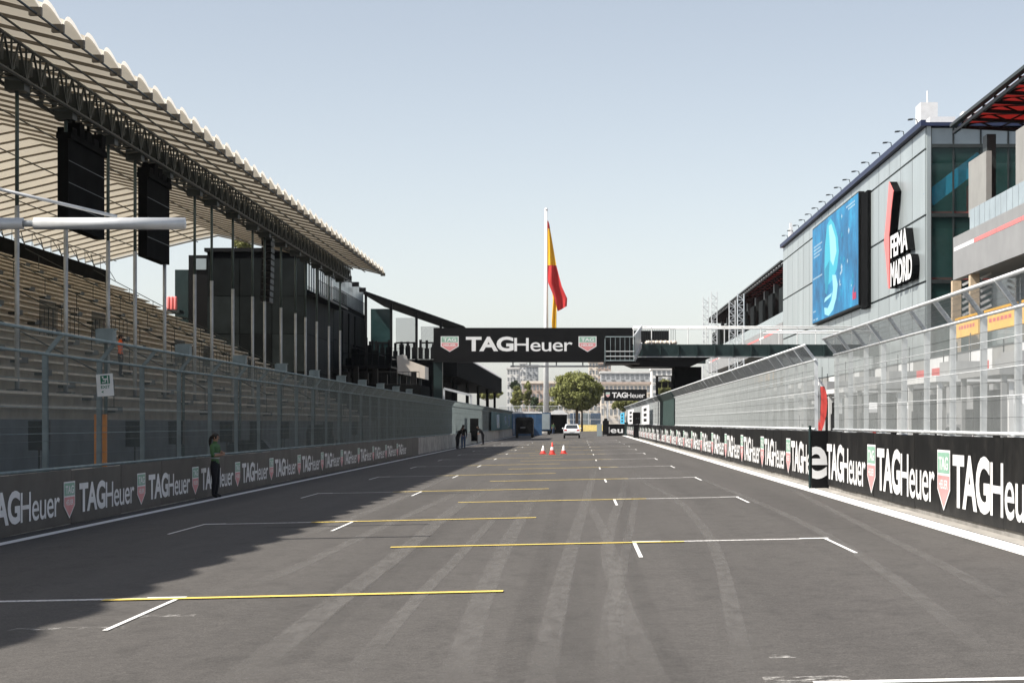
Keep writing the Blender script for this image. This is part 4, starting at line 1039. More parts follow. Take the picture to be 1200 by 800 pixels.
def amber(pa, pb, lab):
    xx = XB - .5; d0 = xx * F / (pb - HX); d1 = xx * F / (pa - HX)
    t = thing('amber_board', lab, 'board', (xx, d0, 6.5), 'amber boards along the pit building')
    MB().box(xx, xx + .1, d0, d1, H + .222 * xx, H + .276 * xx).build('board', 'amber', t)
    m = MB(); L_ = d1 - d0
    for r_, (za_, zb_) in enumerate(((.262, .270), (.243, .252))):
        n = 6
        for q in range(n):
            y_ = d0 + L_ * (.14 + .72 * q / n)
            m.quad((xx - .006, y_ + L_ * .085, H + za_ * xx), (xx - .006, y_, H + za_ * xx), (xx - .006, y_, H + zb_ * xx), (xx - .006, y_ + L_ * .085, H + zb_ * xx))
    m.build('lettering', 'red', t, fix=False)
    for yy in (d0 + .3, d1 - .3): MB().box(xx + .1, XB, yy - .05, yy + .05, H + .25 * xx, H + .255 * xx).build('bracket', 'dark_steel', t)
for pa, pb in ((1119, 1146), (1153, 1191), (1197, 1240)): amber(pa, pb, 'amber yellow board with red lettering under the grey balcony band')
for k in range(9): amber(900 - k * 7.5, 906 - k * 7.5, 'small amber yellow board on the far pit building wing')

# --- pit wall clutter behind the sunlit fence
rnd = random.Random(11)
def stand(y0, k):
    t = thing('pit_wall_stand', ['white pit wall timing stand with canopy behind the sunlit fence', 'grey pit wall timing stand with screens behind the sunlit fence'][k % 2], 'stand', (8, y0, .12), 'pit wall timing stands')
    mt = 'white_paint' if k % 2 == 0 else 'grey_panel'
    MB().box(7.5, 9.2, y0, y0 + 4, 2.55, 2.68).build('canopy', mt, t)
    for (a, b) in ((7.6, y0 + .1), (9.1, y0 + .1), (7.6, y0 + 3.9), (9.1, y0 + 3.9)): MB().box(a - .05, a + .05, b - .05, b + .05, .12, 2.55).build('leg', mt, t)
    MB().box(7.55, 8.3, y0 + .2, y0 + 3.8, 1.0, 1.1).build('desk', mt, t)
    for q in range(4): MB().box(7.6, 7.7, y0 + .3 + q * .9, y0 + 1.05 + q * .9, 1.45, 1.95).build('monitor', 'black', t)
    MB().box(7.52, 7.58, y0 + .1, y0 + 3.9, .15, .95).build('front_panel', mt, t)
    MB().box(9.0, 9.06, y0 + .3, y0 + 2.4, .9, 2.4).build('back_panel', 'black', t)
    MB().box(9.0, 9.06, y0 + 2.5, y0 + 3.7, .3, 2.5).build('back_panel', 'dark_steel', t)
    MB().box(7.9, 8.6, y0 + .6, y0 + 1.8, 2.69, 3.0).build('roof_unit', 'grey_panel', t)
    for q in range(3): MB().tube((8.2 + .3 * q, y0 + 3, 2.68), (8.2 + .3 * q, y0 + 3, 3.3 + .2 * q), .015, 4).build('aerial', 'dark_steel', t)
    for q in range(3): MB().box(8.4, 8.8, y0 + .5 + q * 1.2, y0 + .9 + q * 1.2, .5, 1.35).build('stool', 'black', t)
for k in range(12): stand(30 + k * 6.5 + (2 if k > 2 else 0), k)
def van(x, y, label, mt):
    t = thing('parked_van', label, 'van', (x, y, .12), 'vehicles in the pit lane')
    MB().prism([(y, .45), (y + 5.6, .45), (y + 5.6, 2.6), (y + .2, 2.6), (y, 2.3)], 'x', x - 1, x + 1).build('body', mt, t)
    MB().prism([(y + 5.62, .45), (y + 7.1, .45), (y + 7.1, 1.3), (y + 6.6, 1.45), (y + 5.95, 2.3), (y + 5.62, 2.4)], 'x', x - .95, x + .95).build('cab', mt, t)
    MB().box(x - .96, x - .945, y + 5.8, y + 6.4, 1.5, 2.1).build('window', 'car_glass', t)
    for yy in (y + 1.2, y + 6.2):
        for xx in (x - .95, x + .75):
            wh = MB().tube((xx, yy, .48), (xx + .22, yy, .48), .36, 14).build('wheel', 'rubber', t); MB().tube((xx - .01, yy, .48), (xx + .23, yy, .48), .2, 10).build('rim', 'galv', wh)
    for xx in (x - .85, x + .65): MB().box(xx, xx + .2, y - .02, y, .9, 1.4).build('tail_lamp', 'red', t)
van(15, 66, 'white box van parked in front of the pit garages', 'car_white')
van(14, 92, 'white box van parked beyond the timing stands', 'car_white')
van(16.5, 80, 'silver box van parked close to the pit garages', 'grey_panel')
for k in range(14):
    x = 10 + rnd.random() * 8; y = 50 + k * 7.5
    cols = ['red', 'black', 'white_paint', 'bluefab', 'grey_panel']
    mt = cols[k % 5]
    t = thing('tool_cabinet', {'red': 'red', 'black': 'black', 'white_paint': 'white', 'bluefab': 'blue', 'grey_panel': 'grey'}[mt] + ' wheeled tool cabinet in the pit lane', 'cabinet', (x, y, .12), 'tool cabinets in the pit lane')
    h = .9 + rnd.random() * .9
    MB().box(x - .5, x + .5, y, y + .7, .22, h).build('body', mt, t)
    for q in range(3): MB().box(x - .44, x + .44, y - .02, y, .27 + (h - .3) * q / 3, .27 + (h - .3) * (q + .85) / 3).build('drawer', mt, t)
    for a in (-.4, .4):
        for b in (.1, .6): MB().tube((x + a - .03, y + b, .17), (x + a + .03, y + b, .17), .05, 8).build('caster', 'rubber', t)
# scaffold lattice towers
def tower(px, d, ytop, label):
    x = (px - HX) / F * d; zt2 = XZ(0, ytop, d)[1]
    t = thing('lattice_tower', label, 'tower', (x, d, .12), 'pale lattice towers')
    s_ = .28
    for a in (-s_, s_):
        for b in (-s_, s_): MB().tube((x + a, d + b, .12), (x + a, d + b, zt2), .03, 5).build('leg', 'galv_tube', t)
    m = MB(); z = .3; f = 1
    while z < zt2 - .5:
        for b in (-s_, s_): m.tube((x - s_ * f, d + b, z), (x + s_ * f, d + b, z + .45), .025, 4); m.tube((x - s_, d + b, z), (x + s_, d + b, z), .02, 4)
        for a in (-s_, s_): m.tube((x + a, d - s_ * f, z), (x + a, d + s_ * f, z + .45), .025, 4)
        z += .45; f = -f
    m.build('bracing', 'galv_tube', t)
for px, d, yt in ((827, 215, 348), (837, 208, 342), (858, 190, 352), (868, 180, 344)): tower(px, d, yt, 'pale lattice scaffold tower in the pit lane beyond the footbridge')

# black lamp frame and green netting at the fence
t = thing('track_light_frame', 'black portal frame with lamps rising behind the fence under the footbridge', 'frame', (6.6, 142, .12))
for px in (770, 788):
    x = (px - HX) / F * 160; MB().box(x - .1, x + .1, 160, 160.2, .12, XZ(0, 440, 160)[1]).build('upright', 'black', t)
xa, xc = (768 - HX) / F * 160, (790 - HX) / F * 160
for py in (440, 447): z = XZ(0, py, 160)[1]; MB().box(xa, xc, 160.02, 160.18, z - .08, z).build('crossbar', 'black', t)
for k in range(3): x = xa + (k + .5) * (xc - xa) / 3; MB().box(x - .2, x + .2, 159.8, 160.0, XZ(0, 454, 160)[1], XZ(0, 448, 160)[1]).build('lamp', 'black', t)
o = MB().prism([(5.99, 1.5), (6.0, 3.2), (5.75, 3.6), (5.71, 3.58), (5.96, 3.18), (5.95, 1.5)], 'y', 128, 150).build('debris_net', 'green_net')
tag(o, 'dark green netting tied over one stretch of the sunlit fence', 'netting')
for px, d, lab in ((752, 200, 'black marshal light box on a stand beside the far barrier'),):
    x = 5.35; t = thing('marshal_light_box', lab, 'light box', (x, d, gz(x)))
    MB().box(x - .05, x + 1.0, d, d + .5, 1.55, 2.7).build('light_panel', 'black', t); MB().box(x + .02, x + .9, d, d + .5, .2, 1.5).build('cabinet', 'black', t)
    MB().tube((x + .5, d + .25, .1), (x + .5, d + .25, 1.6), .05, 6).build('post', 'black', t)
    for q in range(3): MB().tube((x + .3 + .2 * q, d - .02, 2.1), (x + .3 + .2 * q, d, 2.1), .08, 8).build('lens', 'dark_steel', t)

# ================================================================== FAR END OF THE STRAIGHT
def fence_far(label, x0, x1, y, z0, z1):
    t = thing('perimeter_fence', label, 'fence', ((x0 + x1) / 2, y, z0))
    x = x0
    while x <= x1: MB().tube((x, y, z0), (x, y, z1), .06, 5).build('post', 'galv_tube', t); x += 3.0
    for z in (z0 + .1, (z0 + z1) / 2, z1): MB().tube((x0, y, z), (x1, y, z), .04, 5).build('rail', 'galv_tube', t)
    m = MB(); x = x0
    while x <= x1: m.tube((x, y, z0), (x, y, z1), .012, 3, caps=False); x += .16
    z = z0
    while z <= z1: m.tube((x0, y, z), (x1, y, z), .012, 3, caps=False); z += .2
    stuff(m.build('wire_mesh', 'galv_wire', t, fix=False))
fence_far('pale mesh perimeter fence closing the far end of the straight', -16, 9, 408, -.4, 5.0)
t = thing('yellow_barrier', 'low yellow barrier wall across the far end of the straight', 'barrier', (1, 396, -.3))
for k in range(6): MB().prism([(396, -.4), (396.9, -.4), (396.7, 1.25), (396.2, 1.25)], 'x', -4 + k * 1.75, -2.27 + k * 1.75).build('barrier_block', 'yellow_wall', t)
for k, (a, b, mt) in enumerate(((668, 680, 'bluefab'), (681, 691, 'glass_pale'), (692, 704, 'bluefab'))):
    t = thing('shipping_container', ['dark blue container behind the pale mesh fence, next to the tent', 'pale container between two dark blue ones', 'dark blue container below the pine tree, next to the signboard'][k], 'container', ((a + b) / 2 - HX, 415, -.4), 'containers')
    t.location.x = XZ((a + b) / 2, 0, 415)[0]
    xa, xc = XZ(a, 0, 415)[0], XZ(b, 0, 415)[0]
    MB().box(xa, xc, 415, 417.4, -.4, 3.6).build('box', mt, t)
    rb = MB().box(0, .06, 414.94, 415, -.3, 3.5).mesh('corrugation', mt)
    for q in range(8): inst('corrugation', rb, (xa + .1 + q * (xc - xa - .2) / 8, 0, 0), t)
t = thing('event_tent', 'white roofed tent with dark open front at the far end', 'tent', (-3.4, 330, -.2))
xa, xc = XZ(644, 0, 330)[0], XZ(665, 0, 330)[0]
MB().prism([(xa - .2, 3.0), (xc + .2, 3.0), (xc - .8, 3.7), (xa + .8, 3.7)], 'y', 329.8, 335).build('roof', 'white_paint', t)
for x in (xa, xc): MB().box(x - .08, x + .08, 330, 330.15, -.3, 3.0).build('leg', 'white_paint', t)
MB().box(xa, xc, 334.8, 334.9, -.3, 3.0).build('back_curtain', 'black', t)
for x in (xa, xc - .05): MB().box(x, x + .05, 330.2, 334.7, -.3, 3.0).build('side_curtain', 'bluefab', t)
t = thing('box_truck', 'grey blue box truck parked in the shade beside the tent', 'truck', (-5.5, 300, -.1))
xa, xc = XZ(625.5, 0, 300)[0], XZ(645, 0, 300)[0]
MB().box(xa, xc, 300, 306, .55, 3.15).build('cargo_box', 'bluefab', t); MB().box(xa + .1, xc - .1, 299.96, 300, .7, 3.0).build('rear_door', 'glass_pale', t)
MB().box(xa + .1, xc - .1, 306.1, 308, .5, 2.4).build('cab', 'grey_panel', t); MB().box(xa, xc, 299.8, 300.1, .4, .55).build('bumper', 'black', t)
for xx in (xa + .1, xc - .45):
    for yy in (301.2, 306.8): MB().tube((xx, yy, .27), (xx + .35, yy, .27), .42, 12).build('wheel', 'rubber', t)
t = thing('black_trailer', 'black box trailer parked against the shaded wall before the grey blue truck', 'trailer', (-6.6, 246, -.1))
xa, xc = XZ(604, 0, 246)[0], XZ(625, 0, 246)[0]
MB().prism([(xa, .35), (xc, .35), (xc, 2.1), (xc - .2, 2.35), (xa + .2, 2.35), (xa, 2.1)], 'y', 246, 249).build('body', 'black', t)
MB().box(xa + .2, xc - .2, 245.97, 246, .5, 2.0).build('rear_door', 'black_matt', t)
MB().box(xa + .6, xa + 1.2, 245.95, 245.97, 1.05, 1.15).build('label_plate', 'grey_panel', t)
for xx in (xa, xc - .3): MB().tube((xx, 247.5, .22), (xx + .3, 247.5, .22), .38, 12).build('wheel', 'rubber', t)
t = thing('blue_hoarding', 'dark blue hoarding with white top rail behind the black trailer', 'hoarding', (-8, 290, -.2))
for k in range(6): MB().box(-11.2 + k * 1.0, -10.22 + k * 1.0, 292, 292.1, -.25, 3.0).build('hoarding_panel', 'bluefab', t)
MB().box(-11.2, -5.2, 291.95, 292.15, 3.0, 3.25).build('top_rail', 'white_paint', t)
t = thing('fence_banner', 'teal banner with white print tied to the shaded far fence', 'banner', (-9.4, 250, .9))
MB().box(-9.32, -9.28, 218, 286, .85, 2.85).build('sheet', 'teal_sheet', t)
for (y0, y1, a, b) in ((232, 240, 1.1, 2.6), (258, 263, 1.5, 2.5), (270, 276, 1.2, 2.6)):
    MB().box(-9.28, -9.27, y0, y1, a, b).build('print', 'glass_pale', t)
for k, (px0, px1, ya_, yb_, mt) in enumerate(((727, 731.5, 483, 498, 'sky_blue'), (736, 742.5, 479, 497, 'letter_white'), (752, 760.5, 474, 497, 'letter_white'))):
    dd = 5.7 * F / (px1 - HX); de = 5.7 * F / (px0 - HX)
    z0_, z1_ = max(1.55, H + (HY - yb_) / F * dd), H + (HY - ya_) / F * dd
    t = thing('fence_board', ['pale blue upright board on the far sunlit fence', 'white upright board on the far sunlit fence beside the pale blue one', 'taller white upright board on the far sunlit fence beside the light box'][k], 'board', (5.7, dd, 1.5))
    MB().box(5.7, 5.74, dd, de, z0_, z1_).build('sheet', mt, t)
    for q in range(3): MB().box(5.69, 5.7, dd + (de - dd) * .3, dd + (de - dd) * .7, z0_ + (z1_ - z0_) * (.15 + .28 * q), z0_ + (z1_ - z0_) * (.3 + .28 * q)).build('print', 'black', t)
t = thing('end_barrier_block', 'black advertising block with cut-off white lettering at the end of the sunlit wall', 'barrier', (4.5, 250, .1))
xa, xc = XZ(711, 0, 250)[0], XZ(732, 0, 250)[0]
MB().box(xa, xc, 250, 251, .05, 1.5).build('block', 'black', t)
m = MB(); words(m, [('leu', .02, 1.05)], (xa + .12, 249.98, .42), (1, 0, 0), (0, 0, 1), (0, -1, 0), (xc - xa) * .85, .75); m.build('lettering', 'letter_white', t, fix=False)
MB().box(xc, xc + .55, 249.6, 251, .05, 1.75).build('end_post', 'green_steel', t)
t = thing('covered_cart', 'black covered cart standing by the cut-off lettering block', 'cart', (3.2, 246, .05))
MB().prism([(2.9, .25), (3.65, .25), (3.65, 1.9), (3.5, 1.95), (3.45, 2.2), (3.1, 2.2), (3.05, 1.95), (2.9, 1.9)], 'y', 246, 247).build('cover', 'black', t)
for x in (3.0, 3.5):
    for yy in (246.2, 246.8): MB().tube((x, yy, .16), (x + .06, yy, .16), .1, 8).build('wheel', 'rubber', t)
MB().box(2.2, 2.8, 246.3, 246.9, .06, 1.55).build('side_locker', 'glass_pale', t)
# far signboard
t = thing('far_signboard', 'black far signboard with white lettering on posts beyond the pine tree', 'signboard', (6.9, 300, .1))
d = 300
x0, zt = XZ(708, 456, d); x1, zb = XZ(758, 469.5, d)
MB().box(x0, x1, d, d + .4, zb, zt).build('board', 'black', t)
one_text(t, (x0 + 1.15, d - .01, zb + .45), (1, 0, 0), (0, 0, 1), (0, -1, 0), 4.8, .8)
shield_parts(t, (x0 + .55, d - .01, zb + .5), (1, 0, 0), (0, 0, 1), (0, -1, 0), .6, .75)
for x in (x0 + .5, x1 - .5): MB().box(x - .12, x + .12, d + .05, d + .3, .1, zb).build('post', 'galv_tube', t)

# flagpole and draped flag
fd = 350
fx = XZ(640, 0, fd)[0]; ft = XZ(0, 247, fd)[1]
t = thing('flagpole', 'very tall white flagpole rising behind the gantry sign', 'flagpole', (fx, fd, -.4))
MB().tube((fx, fd, -.4), (fx, fd, ft), .52, 14, .22).build('shaft', 'white_paint', t, True)
MB().ell((fx, fd, ft + .2), (.3, .3, .3), 10, 6).build('finial', 'white_paint', t, True)
MB().lathe((fx, fd, -.42), [(1.4, 0), (1.4, .6), (.8, .9), (.55, 1.0)], 14).build('plinth', 'concrete', t)
t = thing('flag', 'large red and yellow flag hanging limp from the tall white flagpole', 'flag', (fx + .4, fd, XZ(0, 383, fd)[1]))
def ribbon(name, L_, R_, matn, ph, dep):
    n = len(L_); m = MB(); c = 8
    for i in range(n - 1):
        for s_ in range(4):
            for j in range(c):
                def P(t_, u):
                    a = Vector(XZ(L_[i][0] + (L_[i + 1][0] - L_[i][0]) * t_, L_[i][1] + (L_[i + 1][1] - L_[i][1]) * t_, fd))
                    b = Vector(XZ(R_[i][0] + (R_[i + 1][0] - R_[i][0]) * t_, R_[i][1] + (R_[i + 1][1] - R_[i][1]) * t_, fd))
                    q = a.lerp(b, u); return (q.x, fd - .2 - dep + .45 * math.sin(u * 8 + ph + (i + t_) * .9), q.y)
                m.quad(P(s_ / 4, j / c), P(s_ / 4, (j + 1) / c), P((s_ + 1) / 4, (j + 1) / c), P((s_ + 1) / 4, j / c))
    me_o = m.build(name, matn, t, True, fix=False)
    bmx = bmesh.new(); bmx.from_mesh(me_o.data); bmesh.ops.remove_doubles(bmx, verts=bmx.verts[:], dist=.001); bmx.to_mesh(me_o.data); bmx.free()
ribbon('flag_fold', [(641.6, 259), (641.6, 263), (641.6, 268)], [(642.6, 259), (643.8, 263), (644.6, 268)], 'flag_red', 0, 0)
ribbon('flag_fold', [(641.6, 268), (641.6, 285), (641.8, 311)], [(644.6, 268), (648, 288), (652, 311)], 'flag_yellow', .5, .1)
ribbon('flag_fold', [(641.8, 311), (641.8, 321), (642.2, 331), (650, 350), (653.5, 365)], [(652, 311), (655, 323), (658.5, 336), (664.8, 350), (664.3, 359)], 'flag_red', 1, .3)
ribbon('flag_fold', [(645.6, 329), (648, 350), (646.6, 376), (646.8, 388)], [(649.8, 331), (652.5, 350), (652.2, 372), (652, 388)], 'flag_yellow', 2, -.2)

# ------------------------------------------------------------------ trees
def leafy(name, label, base, trunk_h, trunk_r, centre, rad, nclump, nleaf, leafs, matn, seed, flat=.0, lean=0.0):
    rn = random.Random(seed)
    t = thing(name, label, 'tree', base)
    b = Vector(base); c = Vector(centre)
    m = MB(); top = Vector((b.x + lean, b.y, b.z + trunk_h))
    m.tube(b, top, trunk_r, 8, trunk_r * .6)
    cl = []
    for k in range(nclump):
        while True:
            p = Vector((rn.uniform(-1, 1), rn.uniform(-1, 1), rn.uniform(-1, 1)))
            if .25 < p.length < 1: break
        q = c + Vector((p.x * rad[0], p.y * rad[1], (p.z if p.z > 0 else p.z * (1 - flat)) * rad[2]))
        cl.append((q, rn.uniform(.16, .3) * min(rad)))
        if k < 12: m.tube(top - Vector((0, 0, trunk_h * .1 * rn.random())), q, trunk_r * .35, 5, trunk_r * .08)
    m.build('trunk', 'bark', t, True)
    m = MB()
    for q, r in cl:
        for _ in range(nleaf):
            v = Vector((rn.gauss(0, 1), rn.gauss(0, 1), rn.gauss(0, 1))).normalized() * r * rn.uniform(.5, 1.45)
            n = (v.normalized() + Vector((rn.gauss(0, .5), rn.gauss(0, .5), rn.gauss(0, .5)))).normalized()
            u = n.orthogonal().normalized(); w_ = n.cross(u); s_ = leafs * rn.uniform(.5, 1.1); an = rn.random() * 6.28
            a = u * math.cos(an) + w_ * math.sin(an); bb = n.cross(a)
            p = q + Vector((v.x, v.y, v.z * .8))
            m.add([p - a * s_, p + bb * s_ * .5, p + a * s_, p - bb * s_ * .5], [(0, 1, 2, 3)])
    m.build('crown', matn, t, fix=False)
    return t
def tree_px(name, label, pxc, pyc, wpx, hpx, d, matn, seed, nclump=90, nleaf=60, leaf=.32, flat=.55):
    x, z = XZ(pxc, pyc, d); rx = wpx / 2 / F * d; rz = hpx / 2 / F * d
    leafy(name, label, (x, d, -.42), max(.6, z - rz * .5), .05 * rx + .1, (x, d, z), (rx * .86, rx * .8, rz * .88), nclump, nleaf, leaf, matn, seed, flat)
tree_px('pine_tree', 'broad rounded stone pine at the far end of the straight', 676, 458, 66, 44, 385, 'leaf', 1, 230, 110, .36, 0)
tree_px('poplar_tree', 'yellow green poplar left of the flagpole foot, beside the terrace building', 606, 466, 16, 30, 430, 'leaf2', 2, 60, 60, .4, 0)
tree_px('poplar_tree', 'slim yellow green poplar close to the brick block', 618, 462, 9, 36, 425, 'leaf2', 3, 50, 50, .4, 0)
tree_px('shrub', 'small dark bush under the terrace building end', 604, 452, 12, 12, 440, 'leaf_dark', 4, 40, 50, .4, 0)
tree_px('poplar_tree', 'small dark tree standing between the poplars and the flagpole', 626, 471, 9, 14, 420, 'leaf_dark', 5, 40, 50, .4, 0)
tree_px('roadside_tree', 'olive green tree under the far signboard', 735, 474, 44, 16, 340, 'leaf2', 6, 80, 60, .36, 0)
tree_px('roadside_tree', 'olive green tree behind the track light frame', 779, 455, 20, 22, 400, 'leaf2', 7, 60, 60, .4, 0)
tree_px('roadside_tree', 'green trees showing through the open lower floor of the terrace building', 572, 460, 40, 16, 420, 'leaf2', 8, 70, 60, .4, 0)
tree_px('roadside_tree', 'green tree top rising above the black hospitality building roof', 284, 287, 26, 14, 240, 'leaf2', 9, 40, 50, .3, 0)
tree_px('roadside_tree', 'low green trees behind the pale perimeter fence, between poplar and tent', 640, 476, 40, 14, 440, 'leaf2', 10, 60, 60, .4, 0)

tree_px('shrub', 'dark green shrubbery under the stone pine behind the perimeter fence', 682, 474, 34, 14, 390, 'leaf_dark', 12, 60, 60, .4, 0)
# ------------------------------------------------------------------ far buildings
def far_building(px0, px1, py, d, matn, nx, nz, label, roof=None, name='apartment_block', depth=14):
    x0, z1 = XZ(px0, py, d); x1 = XZ(px1, 0, d)[0]
    t = thing(name, label, 'building', ((x0 + x1) / 2, d, -.42))
    MB().box(x0, x1, d, d + depth, -.42, z1).build('wall', matn, t)
    MB().box(x0 - .3, x1 + .3, d - .3, d + depth + .3, z1, z1 + .6).build('roof', roof or matn, t)
    dx = (x1 - x0) / nx; dz = (z1) / nz
    wm = MB().box(-dx * .3, dx * .3, d - .06, d + .05, -dz * .28, dz * .28).mesh('window', 'window')
    bm_ = MB().box(-dx * .36, dx * .36, d - .5, d, -dz * .42, -dz * .34).mesh('balcony', matn)
    for i in range(nx):
        for j in range(nz):
            z = (j + .55) * dz
            if H + (HY - 482) / F * d > z + dz: continue
            inst('window', wm, (x0 + (i + .5) * dx, 0, z), t)
            if (i + j) % 2 == 0: inst('balcony', bm_, (x0 + (i + .5) * dx, 0, z), t)
    return t
far_building(594, 608, 432, 720, 'render_white', 4, 8, 'white apartment tower behind the terrace building end')
far_building(609, 616, 426, 760, 'render_white', 2, 9, 'narrow white apartment tower between two wider ones')
far_building(616.5, 630, 429, 740, 'render_grey', 4, 9, 'grey apartment tower beside the flagpole')
far_building(612, 652, 449, 520, 'pale_brick', 10, 5, 'long low brick block behind the flagpole', 'cream')
far_building(640, 700, 463, 470, 'cream', 12, 4, 'cream low building behind the stone pine', 'brick')
far_building(690, 701, 424, 800, 'cream', 3, 9, 'cream tower rising behind the stone pine')
far_building(700, 716, 426, 820, 'pale_brick', 4, 9, 'pale brown tower beside the cream tower')
far_building(704, 772, 437, 640, 'render_grey', 12, 7, 'long grey office block behind the far signboard', 'render_white', 'office_block')
far_building(704, 762, 450, 520, 'cream', 12, 4, 'low block with pale red roof directly behind the far signboard', 'pale_brick')
far_building(764, 792, 433, 600, 'render_white', 5, 8, 'white block seen through the black track light frame')

# ================================================================== CAR, CONES
cy = 222.0; cx = XZ(670, 0, cy)[0]; cz = gz(cx)
t = thing('white_car', 'white hatchback driving away past the traffic cones', 'car', (cx, cy, cz))
def cpt(pts): return [(y + cy, z + cz) for y, z in pts]
def loft(prof, widths, name, matn, par):
    """prof: side outline (y,z); widths: half width for each point"""
    n = len(prof); m = MB()
    vs = [(cx - w_, p[0] + cy, p[1] + cz) for p, w_ in zip(prof, widths)] + [(cx + w_, p[0] + cy, p[1] + cz) for p, w_ in zip(prof, widths)]
    m.add(vs, [tuple(range(n - 1, -1, -1)), tuple(range(n, 2 * n))] + [(i, (i + 1) % n, n + (i + 1) % n, n + i) for i in range(n)])
    return m.build(name, matn, par)
loft([(0, .42), (-.06, .6), (-.04, .85), (.08, 1.0), (1.0, 1.02), (3.0, 1.0), (4.05, .85), (4.2, .6), (4.15, .3), (.2, .3)], [.84, .88, .9, .88, .9, .9, .86, .84, .82, .84], 'body', 'car_white', t)
cab_ = loft([(.08, 1.0), (.22, 1.25), (.42, 1.48), (1.2, 1.55), (2.2, 1.5), (3.05, 1.02)], [.83, .76, .68, .66, .66, .8], 'cabin', 'car_white', t)
m = MB(); m.add([(cx - .66, cy + .135, cz + 1.09), (cx + .66, cy + .135, cz + 1.09), (cx + .58, cy + .37, cz + 1.43), (cx - .58, cy + .37, cz + 1.43)], [(0, 1, 2, 3)])
m.v = [(x, y - .035, z) for x, y, z in m.v]; m.build('rear_window', 'car_glass', t, fix=False)
MB().box(cx - .8, cx + .8, cy - .1, cy + .1, cz + .3, cz + .56).build('rear_bumper', 'rubber', t)
for s_ in (-1, 1):
    MB().box(cx + s_ * .68 - .15, cx + s_ * .68 + .15, cy - .05, cy + .12, cz + .82, cz + .97).build('tail_light', 'red', t)
    m = MB(); m.add([(cx + s_ * .80, cy + .45, cz + 1.08), (cx + s_ * .70, cy + .6, cz + 1.42), (cx + s_ * .68, cy + 2.1, cz + 1.42), (cx + s_ * .80, cy + 2.8, cz + 1.07)], [(0, 1, 2, 3)])
    m.build('side_window', 'car_glass', t, fix=False)
    MB().ell((cx + s_ * .98, cy + 2.6, cz + 1.08), (.1, .07, .08), 8, 5).build('mirror', 'car_white', t, True)
    for yy in (.75, 3.35):
        wh = MB().tube((cx + s_ * .72, cy + yy, cz + .32), (cx + s_ * .9, cy + yy, cz + .32), .32, 16).build('wheel', 'rubber', t)
        MB().tube((cx + s_ * .73, cy + yy, cz + .32), (cx + s_ * .91, cy + yy, cz + .32), .19, 10).build('rim', 'galv', wh)
MB().box(cx - .26, cx + .26, cy - .075, cy - .03, cz + .66, cz + .78).build('number_plate', 'letter_white', t)
MB().box(cx - .5, cx + .5, cy + .38, cy + .6, cz + 1.5, cz + 1.54).build('spoiler', 'car_white', t)

for (px, py, h, lab) in ((636.5, 531.8, .42, 'short red and white traffic cone beside the tall cone, nearer the shade'), (647.2, 532.5, .62, 'tall red traffic cone with white band between two short ones'), (660.5, 531.5, .42, 'short red and white traffic cone beside the tall cone, nearer the white car')):
    x, y = G(px, py); z = gz(x) + .006
    t = thing('traffic_cone', lab, 'cone', (x, y, z), 'traffic cones')
    MB().box(x - .2, x + .2, y - .2, y + .2, z, z + .035).build('base', 'cone_red', t)
    r = .15
    def rr(f): return r * (1 - f) + .03 * f
    MB().lathe((x, y, z + .035), [(rr(0), 0), (rr(.35), h * .35)], 14).build('lower_cone', 'cone_red', t, True)
    MB().lathe((x, y, z + .035), [(rr(.35), h * .35), (rr(.62), h * .62)], 14).build('white_band', 'letter_white', t, True)
    MB().lathe((x, y, z + .035), [(rr(.62), h * .62), (rr(1), h), (0, h + .01)], 14).build('tip', 'cone_red' if h > .5 else 'letter_white', t, True)

